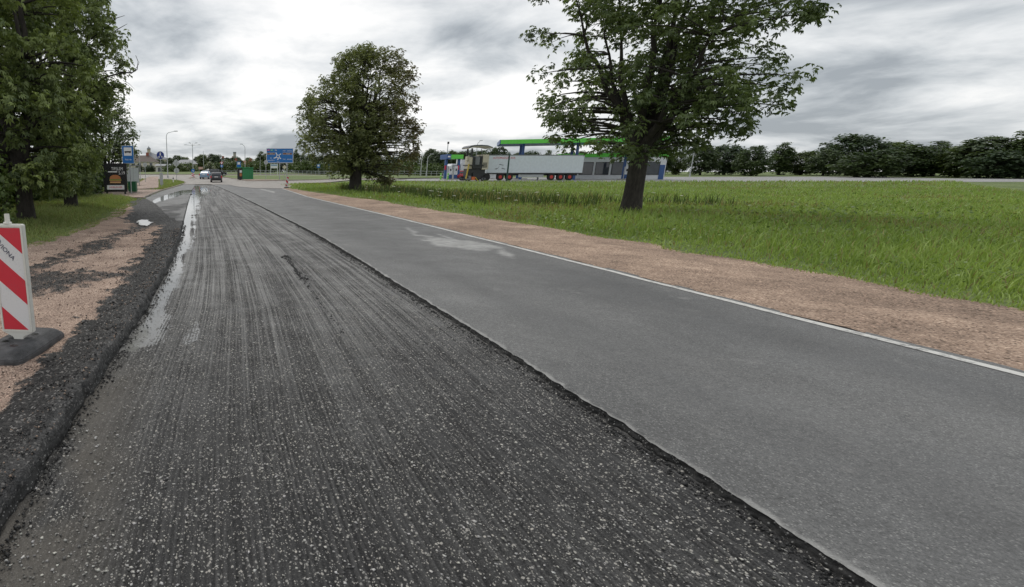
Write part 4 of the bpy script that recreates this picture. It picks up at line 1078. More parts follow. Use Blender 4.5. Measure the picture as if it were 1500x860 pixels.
def umbel(x, y, h, s):
    root = empty('umbel_flower', (x, y, float(tz(x, y))), random.random() * 6, 'white umbel flower standing in the meadow beyond the right verge', 'flower', 'white meadow flowers')
    MB().tube([(0, 0, 0), (.02, .01, h * .5), (.0, .03, h)], [.008, .006, .004], 5).build('stem', M['flower_stem'], root)
    mb = MB()
    for i in range(9):
        a = i * 2.4; r_ = s * math.sqrt(i / 9)
        c = (r_ * math.cos(a), .03 + r_ * math.sin(a), h + .02 - r_ * .25)
        mb.add([(c[0] + .3 * s, c[1], c[2]), (c[0], c[1] + .3 * s, c[2]), (c[0] - .3 * s, c[1], c[2]), (c[0], c[1] - .3 * s, c[2]), (c[0], c[1], c[2] + .18 * s)], [(0, 1, 4), (1, 2, 4), (2, 3, 4), (3, 0, 4), (3, 2, 1, 0)])
    mb.build('flower_head', 'blossom', root)
plain('flower_stem', (.08, .13, .03), .7)
for i in range(46):
    yy = random.uniform(22, 40); xx = float(GR(yy)) + 1.5 + random.random() ** 1.2 * 13
    umbel(xx, yy, random.uniform(.45, .8), random.uniform(.05, .09))

# ================================================================== THINGS
# striped barrier board on its rubber foot
def barrier_board(loc, rz, label, S=1.0, near=True, tilt=0.0):
    root = empty('barrier_board', loc, rz, label, 'barrier')
    if near:
        foot = MB()
        def ring(hx, hy, z, ch): return [(-hx + ch, -hy, z), (hx - ch, -hy, z), (hx, -hy + ch, z), (hx, hy - ch, z), (hx - ch, hy, z), (-hx + ch, hy, z), (-hx, hy - ch, z), (-hx, -hy + ch, z)]
        R = [ring(.23, .41, 0, .05), ring(.23, .41, .055, .05), ring(.20, .37, .095, .06), ring(.17, .33, .115, .06)]
        V = [p for q in R for p in q]; F = [tuple(range(8))[::-1], tuple(range(24, 32))]
        for a in range(3):
            for i in range(8): F.append((a * 8 + i, a * 8 + (i + 1) % 8, a * 8 + 8 + (i + 1) % 8, a * 8 + 8 + i))
        foot.add(V, F); ft = foot.build('foot', 'rubber', root, bevel=.008)
        for hx, hy in ((.07, .12), (-.07, .24), (.06, -.2), (-.08, -.1)):
            q = []
            for i in range(12): q.append((hx + .035 * math.cos(i * math.pi / 6), hy + .028 * math.sin(i * math.pi / 6)))
            MB().prism(q, .108, .1165).build('socket_hole', 'black_panel', ft)
        MB().box(-.10, .10, -.02, .02, .110, .122).build('slot_rim', 'rubber', ft, bevel=.003)
        z0 = .10
    else:
        MB().box(-.2, .2, -.35, .35, 0, .1, ch=.05).build('foot', 'rubber', root); z0 = .10
    T = Matrix.Rotation(tilt, 4, 'Y')
    w, t = .14, .028
    fr = MB()
    out = [(-w, .08), (-.05, .035), (-.035, -.02), (.035, -.02), (.05, .035), (w, .08), (w, 1.02), (w - .01, 1.03), (-w + .01, 1.03), (-w, 1.02)]
    fr.prism([(a, b + z0) for a, b in out], -t, t, T, 'y'); fb = fr.build('board', 'white_plastic', root, bevel=.005)
    # raised rim round the printed face
    rim = MB()
    for a in ((-w + .002, -w + .016, .085, 1.022), (w - .016, w - .002, .085, 1.022), (-w + .016, w - .016, 1.008, 1.022), (-w + .016, w - .016, .085, .099)):
        rim.box(a[0], a[1], -t - .006, -t + .002, a[2] + z0, a[3] + z0, T)
    rim.build('rim', 'white_plastic', fb)
    x0, x1, zb, zt = -w + .02, w - .02, .105 + z0, 1.0 + z0
    H = zt - zb; yy = -t - .0015
    MB().box(x0, x1, yy - .0005, -t + .001, zb, zt, T).build('white_sheeting', 'white_film', fb)
    def clip(c0, c1):
        # band between depth lines c + .225 * across, cut to the sheet
        P = [(0, c0), (1, c0 + .245), (1, c1 + .245), (0, c1)]
        for (edge, keep) in ((0.0, lambda d: d >= 0.0), (1.0, lambda d: d <= 1.0)):
            Q = []
            for i in range(len(P)):
                a, b = P[i], P[(i + 1) % len(P)]
                if keep(a[1]): Q.append(a)
                if keep(a[1]) != keep(b[1]):
                    s_ = (edge - a[1]) / (b[1] - a[1]); Q.append((a[0] + (b[0] - a[0]) * s_, edge))
            P = Q
        return [(x0 + (x1 - x0) * a, zt - H * d) for a, d in P]
    for c0, c1 in ((-.24, .0), (.262, .5), (.77, 1.05)):
        q = clip(c0, c1)
        if len(q) > 2: MB().prism(q, yy - .002, yy, T, 'y').build('red_stripe', 'red_film', fb)
    MB().tube([T @ Vector((0, 0, 1.03 + z0)), T @ Vector((0, 0, 1.045 + z0)), T @ Vector((0, 0, 1.05 + z0)), T @ Vector((0, 0, 1.115 + z0))], [.034, .034, .022, .02], 12).build('lamp_stud', 'white_plastic', fb)
    if near:
        p = T @ Vector((-.02, yy - .003, zt - .20)); text('lettering', 'VIONA', .052, 'navy_print', fb, p, (math.pi / 2, math.radians(48), 0), ext=.0006, xs=1.15)
        bird = MB().prism([(-.03, .0), (-.012, .012), (.0, .02), (.018, .016), (.03, .004), (.012, .0), (.0, -.012), (-.012, -.004)], -.0008, .0008, None, 'y').build('emblem', 'navy_print', fb)
        bird.location = T @ Vector((-.087, yy - .003, zt - .105)); bird.rotation_euler = (0, math.radians(38), 0)
    return root
x, y = -2.36, 4.86
barrier_board((-2.105, 4.36, .045), math.radians(-6), 'red and white striped barrier board on a black rubber foot beside the road', near=True, tilt=0.0)
x, y, z = at(419.5, 53); barrier_board((x, y, z + .06), math.radians(5), 'striped barrier board leaning at the grass corner below the blue direction board', near=False, tilt=math.radians(5))

def post(root, h, r=.03, name='post', mat='galvanised', x=0, y=0): return MB().tube([(x, y, -.2), (x, y, h)], r, 10).build(name, mat, root)

# poster case with the burger
def poster():
    x, y, z = at(170.5, 36.6)
    root = empty('poster_case', (x, y, z + .06), math.radians(12), 'black illuminated poster case showing a burger beside the bus stop', 'poster')
    W, zb, zt = .80, .22, 2.16
    bd = MB().box(-W, W, -.09, .09, zb, zt).build('case', 'black_panel', root, bevel=.02)
    MB().box(-W + .06, W - .06, -.098, -.088, zb + .07, zt - .06).build('poster_sheet', 'black_panel', bd)
    yb = -.10
    for sx in (-.62, .62): MB().box(sx - .06, sx + .06, -.05, .05, -.2, zb + .01).build('leg', 'dark_frame', root)
    MB().box(-.75, .75, -.14, .14, -.15, .05).build('plinth', 'concrete', root)
    MB().box(-.58, .58, yb - .004, yb, .38, .68).build('white_band', 'poster_band', bd)
    text('lettering', 'HESBURGER', .17, 'sign_red', bd, (0, yb - .006, .53), xs=.95)
    text('lettering', 'TIFELEM', .30, 'poster_band', bd, (.16, yb - .003, 1.78), xs=.72)
    text('lettering', '5,19', .30, 'poster_band', bd, (.46, yb - .003, 1.50), xs=.85)
    MB().box(-.45, .16, yb - .004, yb, 1.55, 1.62).build('text_bar', 'poster_band', bd)
    def disc(w, z0, z1, mat, dome=False, nm='bun'):
        q = [(-w, z0), (w, z0)]
        if dome: q += [(w * math.cos(a), z0 + (z1 - z0) * math.sin(a) ** .7) for a in np.linspace(.15, math.pi - .15, 12)]
        else: q += [(w * 1.02, (z0 + z1) / 2), (w * .97, z1), (-w * .97, z1), (-w * 1.02, (z0 + z1) / 2)]
        MB().prism(q, yb - .005, yb, None, 'y').build(nm, mat, bd)
    disc(.36, .82, .93, 'bun_light'); disc(.38, .935, .985, 'patty', nm='patty'); disc(.40, .99, 1.03, 'cheese', nm='cheese'); disc(.40, 1.035, 1.085, 'lettuce', nm='lettuce'); disc(.37, 1.09, 1.38, 'bun', True)
poster()

def bus_sign():
    x, y, z = at(191, 37.4)
    root = empty('bus_stop_sign', (x, y, z + .1), math.radians(4), 'blue bus stop sign with white square on a grey post beside the poster case', 'sign')
    post(root, 3.35, .04, x=.08)
    zb, zt = 2.12, 3.33; w = .41
    pl = MB().box(-w, w, -.075, -.045, zb, zt, ch=0).build('plate', 'station_white', root, bevel=.006)
    f = -.077
    MB().box(-w + .025, w - .025, f - .004, f + .003, zb + .025, zt - .025).build('blue_face', 'sign_blue', pl)
    MB().box(-.27, .27, f - .008, f - .003, zb + .53, zt - .12).build('white_square', 'white_film', pl)
    b = MB(); b.box(-.22, .22, f - .012, f - .007, zb + .74, zb + .84); b.box(-.18, -.11, f - .012, f - .007, zb + .70, zb + .745); b.box(.11, .18, f - .012, f - .007, zb + .70, zb + .745)
    b.build('bus_symbol', 'black_panel', pl)
    text('lettering', 'Elejas iela', .14, 'white_film', pl, (0, f - .006, zb + .27), xs=.85)
    # shelter panel frame and litter bin behind
    bx_ = empty('litter_bin', (x - .18, y + 1.6, z + .1), 0, 'dark green litter bin between the poster case and bus stop post', 'bin')
    MB().box(-.30, .30, -.25, .25, .12, .80, ch=.04).build('body', 'bin_green', bx_); MB().box(-.32, .32, -.27, .27, .78, .86, ch=.05).build('lid', 'bin_green', bx_)
    MB().box(-.26, .26, -.2, .2, 0, .12).build('base', 'concrete', bx_)
    sx_, sy_, sz_ = at(192.5, 61)
    sh = empty('bus_shelter', (sx_, sy_, sz_ + .05), math.radians(68), 'grey glazed bus shelter behind the bus stop sign', 'bus shelter')
    for px in (-1.6, -.55, .55, 1.6): MB().box(px - .04, px + .04, -.04, .04, -.1, 2.3).build('post', 'galvanised', sh)
    for a in (-1.55, -.5, .6): MB().box(a, a + .95, -.012, .012, .35, 2.1).build('glass_panel', 'shelter_glass', sh)
    MB().box(-1.8, 1.8, -.2, 1.3, 2.3, 2.4).build('roof', 'roof_grey', sh, bevel=.02)
    MB().box(-1.4, 1.4, .25, .6, .42, .47).build('bench', 'machine_grey', sh)
    for px in (-1.2, 1.2): MB().box(px - .03, px + .03, .3, .55, -.05, .42).build('bench_leg', 'machine_grey', sh)
    for px in (-1.7, 1.7): MB().box(px - .03, px + .03, 1.15, 1.2, -.1, 2.3).build('post', 'galvanised', sh)
plain('shelter_glass', (.36, .40, .40), .12)
bus_sign()

def disc_mesh(mb, cx, cz, r, y0, y1, n=24): return mb.prism([(cx + r * math.cos(i * 2 * math.pi / n), cz + r * math.sin(i * 2 * math.pi / n)) for i in range(n)], y0, y1, None, 'y')
def pedestrian_sign():
    x, y, z = at(237, 55)
    root = empty('path_sign', (x, y, z + .05), 0, 'round dark blue sign with white walker and bicycle beside the footpath', 'sign')
    post(root, 3.6, .035); MB().box(-.16, .16, -.10, .06, .3, 1.5).build('cabinet', 'lamp_metal', root, bevel=.01)
    c = 3.28
    pl = disc_mesh(MB(), 0, c, .41, -.07, -.045).build('disc', 'white_film', root)
    disc_mesh(MB(), 0, c, .385, -.076, -.068).build('blue_face', 'sign_navy', pl)
    m = MB(); disc_mesh(m, 0, c + .27, .05, -.082, -.075, 12); m.prism([(-.06, c + .02), (.06, c + .02), (.08, c + .2), (-.08, c + .2)], -.082, -.075, None, 'y'); m.build('walker_symbol', 'white_film', pl)
    for sx in (-.17, .17):
        m = MB(); n = 14
        for i in range(n):
            a, b = i * 2 * math.pi / n, (i + 1) * 2 * math.pi / n
            m.prism([(sx + .10 * math.cos(a), c - .17 + .10 * math.sin(a)), (sx + .10 * math.cos(b), c - .17 + .10 * math.sin(b)), (sx + .065 * math.cos(b), c - .17 + .065 * math.sin(b)), (sx + .065 * math.cos(a), c - .17 + .065 * math.sin(a))], -.082, -.075, None, 'y')
        m.build('bicycle_wheel', 'white_film', pl)
    m = MB(); m.prism([(-.17, c - .18), (-.05, c - .03), (.12, c - .03), (.17, c - .18), (.14, c - .18), (.09, c - .07), (-.03, c - .07), (-.13, c - .18)], -.0825, -.0755, None, 'y'); m.build('bicycle_frame', 'white_film', pl)
pedestrian_sign()

def arm_lamp(u, yy, top_v, arm, label, group=None, double=False, name='street_lamp', mat='lamp_metal', zoff=0.0):
    x, y, z = at(u, yy); h = zpix(top_v, yy) - z
    root = empty(name, (x, y, z), 0, label, 'lamp', group)
    if double:
        MB().tube([(0, 0, -.2), (0, 0, h * .6), (0, 0, h)], [.11, .08, .06], 10).build('pole', mat, root)
        for i, (ax, ay, rise) in enumerate(((-1.5, .0, -.28), (1.5, .0, -.28), (-.75, 1.1, .25), (.75, 1.1, .25))):
            MB().tube([(0, 0, h - .55), (ax * .35, ay * .35, h - .3 + rise * .3), (ax, ay, h + rise)], .035, 6).build('arm', mat, root)
            hd = MB().box(-.32, .32, -.12, .12, -.05, .06, ch=.05).build('lamp_head', mat, root, bevel=.01); hd.location = (ax * 1.1, ay * 1.1, h + rise); hd.rotation_euler = (0, 0, math.atan2(ay, ax))
        return root
    pts = [(0, 0, -.2), (0, 0, h * .55), (0, 0, h - 1.0)]; rad = [.10, .075, .06]
    s = 1 if arm > 0 else -1
    for a in (25, 50, 75): pts.append((s * .6 * (1 - math.cos(math.radians(a))), 0, h - 1.0 + .75 * math.sin(math.radians(a)))); rad.append(.05)
    pts.append((arm, 0, h - .05)); rad.append(.04)
    MB().tube(pts, rad, 10).build('pole', mat, root)
    MB().box(-.03, .60, -.14, .14, -.06, .07, Matrix.Translation((arm if s > 0 else arm - .57, 0, h - .03)), ch=.0).build('lamp_head', mat, root, bevel=.02)
    MB().box(-.12, .12, -.12, .12, -.1, .5, ch=.03).build('base_sleeve', mat, root)
    return root
arm_lamp(246, 98, 192.0, 1.5, 'grey street lamp with one curved arm on the grass by the footpath')
arm_lamp(283, 128, 210.5, 0, 'grey lamp mast with four arms on the roundabout', double=True, name='lamp_mast')
arm_lamp(359, 128, 211, -.6, 'slim street lamp rising behind the green kiosk')
arm_lamp(616, 118, 218, -.7, 'slim street lamp beside the metal fence near the chestnut')
arm_lamp(624.5, 105, 225.5, .5, 'short thick lamp with curved head on the grass before the metal fence')
arm_lamp(695, 125, 206, .5, 'street lamp rising behind the road milling machine')
arm_lamp(1010, 110, 196, -1.2, 'street lamp at the end of the filling station yard')

def plain_pole(u, yy, top_v, label, cap=True, r=.07, mat='lamp_metal', name='pole', base_z=0.0):
    x, y, z = at(u, yy); h = zpix(top_v, yy) - z
    root = empty(name, (x, y, z), 0, label, 'pole')
    MB().tube([(0, 0, -.2), (0, 0, .3), (0, 0, h)], [r * 1.3, r * 1.1, r * .8], 10).build('shaft', mat, root)
    if cap:
        MB().box(-.10, .16, -.1, .1, h - .1, h + .25).build('camera_head', 'dark_frame', root, bevel=.02)
    MB().box(-.2, .2, -.2, .2, -.1, .06).build('base_plate', 'concrete', root)
    return root
plain_pole(652, 85, 210, 'tall thin grey pole with a camera beside the small blue and green canopy')
plain_pole(298.5, 150, 221, 'thin grey flagless pole behind the roundabout', cap=False)
plain_pole(381, 120, 229, 'bare pale pole standing left of the blue direction board', cap=False, r=.05)
plain_pole(742, 71.5, 224.5, 'dark green post at the grass edge before the white trailer', cap=False, mat='post_green', r=.11)
plain_pole(206, 85, 220, 'thin grey pole rising above the bus shelter', cap=False, r=.05)
# the far factory stack
def stack():
    x, y, z = at(344, 420); root = empty('chimney_stack', (x, y, z), 0, 'tall thin chimney rising above the far roofs', 'chimney')
    MB().tube([(0, 0, 0), (0, 0, zpix(223, 420) - z)], [1.5, 1.1], 12).build('shaft', 'concrete', root); MB().tube([(0, 0, zpix(223, 420) - z - .8), (0, 0, zpix(222.6, 420) - z)], 1.3, 12).build('rim', 'roof_grey', root)
stack()

# road signs
def small_sign(u, yy, cv, size, shape, face, label, back=False, base_v=None, post_top=None, extra=None):
    x, y, z = at(u, yy); c = zpix(cv, yy) - z
    root = empty('road_sign', (x, y, z + .05), 0, label, 'sign')
    post(root, c + size * .5 if post_top is None else post_top, .04)
    y0, y1 = (-.075, -.045) if not back else (.045, .075)
    if shape == 'disc': pl = disc_mesh(MB(), 0, c, size, y0, y1).build('plate', face if not back else 'lamp_metal', root)
    elif shape == 'diamond': pl = MB().prism([(-size, c), (0, c - size), (size, c), (0, c + size)], y0, y1, None, 'y').build('plate', face if not back else 'lamp_metal', root)
    elif shape == 'tri': pl = MB().prism([(-size, c + size * .6), (0, c - size), (size, c + size * .6)], y0, y1, None, 'y').build('plate', face, root)
    else: pl = MB().box(-size, size, y0, y1, c - size * (extra or 1), c + size * (extra or 1)).build('plate', face, root)
    return root, pl, c, y0
r_, pl, c, y0 = small_sign(259, 84, 239.5, .62, 'diamond', 'lamp_metal', 'grey back of a diamond sign beside the grass corner of the footpath', back=True)
disc_mesh(MB(), 0, c - 1.15, .42, .05, .08).build('lower_plate', 'lamp_metal', r_)
r_, pl, c, y0 = small_sign(283, 94, 250.6, .33, 'disc', 'sign_blue', 'small blue arrow disc over a red and white plate on the splitter island')
a = MB().prism([(-.18, .03), (.05, .03), (.05, .12), (.2, 0), (.05, -.12), (.05, -.03), (-.18, -.03)], y0 - .006, y0 + .001, Matrix.Translation((0, 0, c)) @ Matrix.Rotation(math.radians(45), 4, 'Y'), 'y').build('arrow', 'white_film', pl)
mp = MB().box(-.25, .25, -.07, -.045, c - 1.0, c - .4).build('striped_plate', 'white_film', r_)
for k_ in (0, 1): MB().prism([(-.25, c - .55 - .3 * k_), (.25, c - .85 - .3 * k_ + .12), (.25, c - .70 - .3 * k_ + .12), (-.25, c - .40 - .3 * k_)], -.076, -.069, None, 'y').build('red_stripe', 'sign_red', mp)
r_, pl, c, y0 = small_sign(325, 118, 243.5, .34, 'disc', 'sign_blue', 'blue roundabout disc under a give way triangle beside the black car', post_top=4.0)
disc_mesh(MB(), 0, c, .14, y0 - .006, y0 + .001).build('ring_symbol', 'white_film', pl)
zt_ = zpix(239.3, 118) - float(tz(at(325, 118)[0], 118))
t_ = MB().prism([(-.42, zt_ + .25), (0, zt_ - .45), (.42, zt_ + .25)], -.075, -.045, None, 'y').build('triangle', 'sign_red', r_)
MB().prism([(-.28, zt_ + .18), (0, zt_ - .29), (.28, zt_ + .18)], -.081, -.074, None, 'y').build('white_face', 'white_film', t_)
r_, pl, c, y0 = small_sign(350, 94, 241.3, .36, 'rect', 'sign_blue', 'blue bus stop plate on a post beside the green kiosk', extra=1.35)
MB().box(-.24, .24, y0 - .006, y0 + .001, c - .02, c + .38).build('white_square', 'white_film', pl)
MB().box(-.2, .2, -.07, -.045, c - 1.9, c - 1.4).build('timetable', 'white_film', r_)
r_, pl, c, y0 = small_sign(389.5, 86, 238.3, .34, 'disc', 'lamp_metal', 'round grey sign back beside the left edge of the blue direction board', back=True)
r_, pl, c, y0 = small_sign(416.5, 92, 245.3, .38, 'diamond', 'cream_wall', 'pale diamond sign under the blue direction board')
r_, pl, c, y0 = small_sign(213.5, 78, 242.0, .32, 'disc', 'lamp_metal', 'round grey sign back on the grass left of the footpath', back=True)
r_, pl, c, y0 = small_sign(482, 84, 244.3, .30, 'disc', 'sign_blue', 'small blue disc sign half hidden under the rusty chestnut')
r_, pl, c, y0 = small_sign(466, 112, 243.5, .32, 'rect', 'sign_blue', 'small blue rectangle sign on the grass left of the rusty chestnut', extra=1.2)
MB().box(-.2, .2, y0 - .006, y0 + .001, c - .1, c + .25).build('white_square', 'white_film', pl)

def direction_board():
    yy = 88; x, y, z = at(409.5, yy); mp = depth_at(yy, z + 3) / FPX
    root = empty('direction_board', (x, y, z + .05), math.radians(-2), 'large blue direction board with white roundabout diagram on grey posts', 'sign')
    zb, zt = zpix(239.3, yy) - z, zpix(217.6, yy) - z; w = 19.6 * mp
    for px in (0.0, w * .55): MB().box(px - .07, px + .07, .0, .1, -.2, zt - .2).build('post', 'galvanised', root)
    pl = MB().box(-w, w, -.06, -.01, zb, zt).build('panel', 'white_film', root, bevel=.008)
    f = -.062
    MB().box(-w + .07, w - .07, f - .005, f + .003, zb + .07, zt - .07).build('blue_face', 'sign_blue', pl)
    H = zt - zb
    def Z(p): return zt - H * (p - 100) / 650.0
    def X(p): return -w + 2 * w * (p - 115) / 1190.0
    e = f - .005
    def bar(a, b, t, nm='diagram_arm'):
        A = Vector((X(a[0]), 0, Z(a[1]))); B = Vector((X(b[0]), 0, Z(b[1]))); d = (B - A).normalized(); n = Vector((-d.z, 0, d.x)) * t
        q = [A + n, B + n, B - n, A - n]
        MB().prism([(p.x, p.z) for p in q], e - .006, e, None, 'y').build(nm, 'white_film', pl)
    cx, cz = (X(628) , Z(460)); R = .235; n = 20; m = MB()
    for i in range(n):
        a, b = i * 2 * math.pi / n, (i + 1) * 2 * math.pi / n
        m.prism([(cx + (R + .05) * math.cos(a), cz + (R + .05) * math.sin(a)), (cx + (R + .05) * math.cos(b), cz + (R + .05) * math.sin(b)), (cx + (R - .05) * math.cos(b), cz + (R - .05) * math.sin(b)), (cx + (R - .05) * math.cos(a), cz + (R - .05) * math.sin(a))], e - .005, e, None, 'y')
    m.build('diagram_ring', 'white_film', pl)
    bar((585, 390), (535, 290), .07); bar((690, 390), (765, 345), .07); bar((690, 510), (765, 565), .07); bar((560, 500), (440, 540), .08); bar((650, 540), (610, 610), .08)
    MB().box(X(155), X(272), e - .004, e, Z(212), Z(158)).build('red_tab', 'sign_red', pl); MB().box(X(300), X(415), e - .004, e, Z(212), Z(158)).build('green_tab', 'sign_green', pl)
    for a, b, s_ in ((150, 490, 'brown_tab'), (840, 1250, 'brown_tab')):
        bt = MB().box(X(a), X(b), e - .004, e, Z(385), Z(300)).build(s_, 'cream_wall', pl); MB().box(X(a) + .03, X(b) - .03, e - .008, e - .003, Z(385) + .03, Z(300) - .03).build('brown_face', 'sign_brown', pl)
    for s_, px, pz, sz in (('A7', 213, 185, .2), ('E67', 357, 185, .2), ('Rīga', 535, 185, .26), ('P103', 900, 220, .24), ('UZVARA', 1130, 220, .24), ('Mežotne', 340, 342, .2), ('Rundāle', 1080, 342, .2), ('A7', 315, 535, .24), ('PANEVĒŽYS', 315, 640, .24), ('Bauska', 640, 685, .18), ('P103', 910, 590, .24), ('BAUSKA', 1140, 590, .24)):
        text('lettering', s_, sz, 'white_film', pl, (X(px), e - .009, Z(pz)), xs=.9)
direction_board()
def info_board():
    yy = 110; x, y, z = at(401.5, yy); root = empty('info_board', (x, y, z), 0, 'white and pale blue information board below the blue direction board', 'board')
    for px in (-.7, .7): MB().box(px - .06, px + .06, 0, .1, -.2, 2.6).build('post', 'station_white', root)
    b = zpix(246.5, yy) - z; t = zpix(240.2, yy) - z
    p = MB().box(-.68 * 1.0, .68, -.05, 0, b, t).build('panel', 'white_film', root); MB().box(-.64, .64, -.056, -.049, b + .45, t - .1).build('picture', 'car_blue', p)
info_board()

def kiosk():
    yy = 89; x, y, z = at(361, yy)
    root = empty('green_kiosk', (x + .05, y, z + .18), 0, 'green sheet-metal bus stop kiosk with dark open front on the island', 'kiosk')
    MB().box(-.75, 1.1, .0, 1.6, 0, 1.85).build('body', 'kiosk_green', root, bevel=.02)
    for i in range(6): MB().box(-.75 + .3 * i + .02, -.75 + .3 * i + .05, -.012, .004, .05, 1.8).build('rib', 'bin_green', root)
    MB().box(-1.65, 1.2, -.15, 1.7, 1.85, 1.98).build('roof', 'kiosk_green', root, bevel=.02)
    MB().box(-1.6, -.76, .2, 1.5, 0, 1.8).build('open_side', 'dark_frame', root)
    MB().box(-1.2, -.8, .14, .2, .5, 1.0).build('poster', 'bun', root); MB().box(-1.2, -.8, .14, .2, 1.1, 1.5).build('poster', 'white_film', root)
kiosk()
def delineator():
    x, y, z = at(254, 74); root = empty('delineator_post', (x, y, z), 0, 'small white delineator post with black band on the grass corner', 'post')
    MB().prism([(-.07, -.05), (.07, -.05), (.07, .05), (-.07, .05)], -.1, .95).build('body', 'white_plastic', root, bevel=.01); MB().box(-.072, .072, -.053, .053, .62, .80).build('band', 'black_panel', root)
delineator()

# fences of posts and rails
def rail_fence(a, b, n, h, label, rails=2, mat='galvanised'):
    A = Vector(a); B = Vector(b); root = empty('rail_fence', (A.x, A.y, A.z), math.atan2(B.y - A.y, B.x - A.x), label, 'fence')
    L = math.hypot(B.x - A.x, B.y - A.y); dz = B.z - A.z
    for i in range(n + 1): zz = dz * i / n; MB().box(L * i / n - .04, L * i / n + .04, -.04, .04, zz - .2, zz + h).build('post', mat, root)
    for r_i in range(rails):
        zz = h - .04 - r_i * h * .42
        MB().tube([(0, 0, zz), (L, 0, zz + dz)], .04, 6).build('rail', mat, root)
rail_fence(at(364, 122), at(500, 118), 22, 1.0, 'grey two-rail fence running behind the blue direction board')
rail_fence(at(545, 112), at(655, 112), 14, 1.15, 'grey metal fence behind the yard road left of the small canopy', rails=3)
rail_fence(at(326, 128), at(364, 126), 6, .9, 'low grey fence beyond the black car', rails=2)

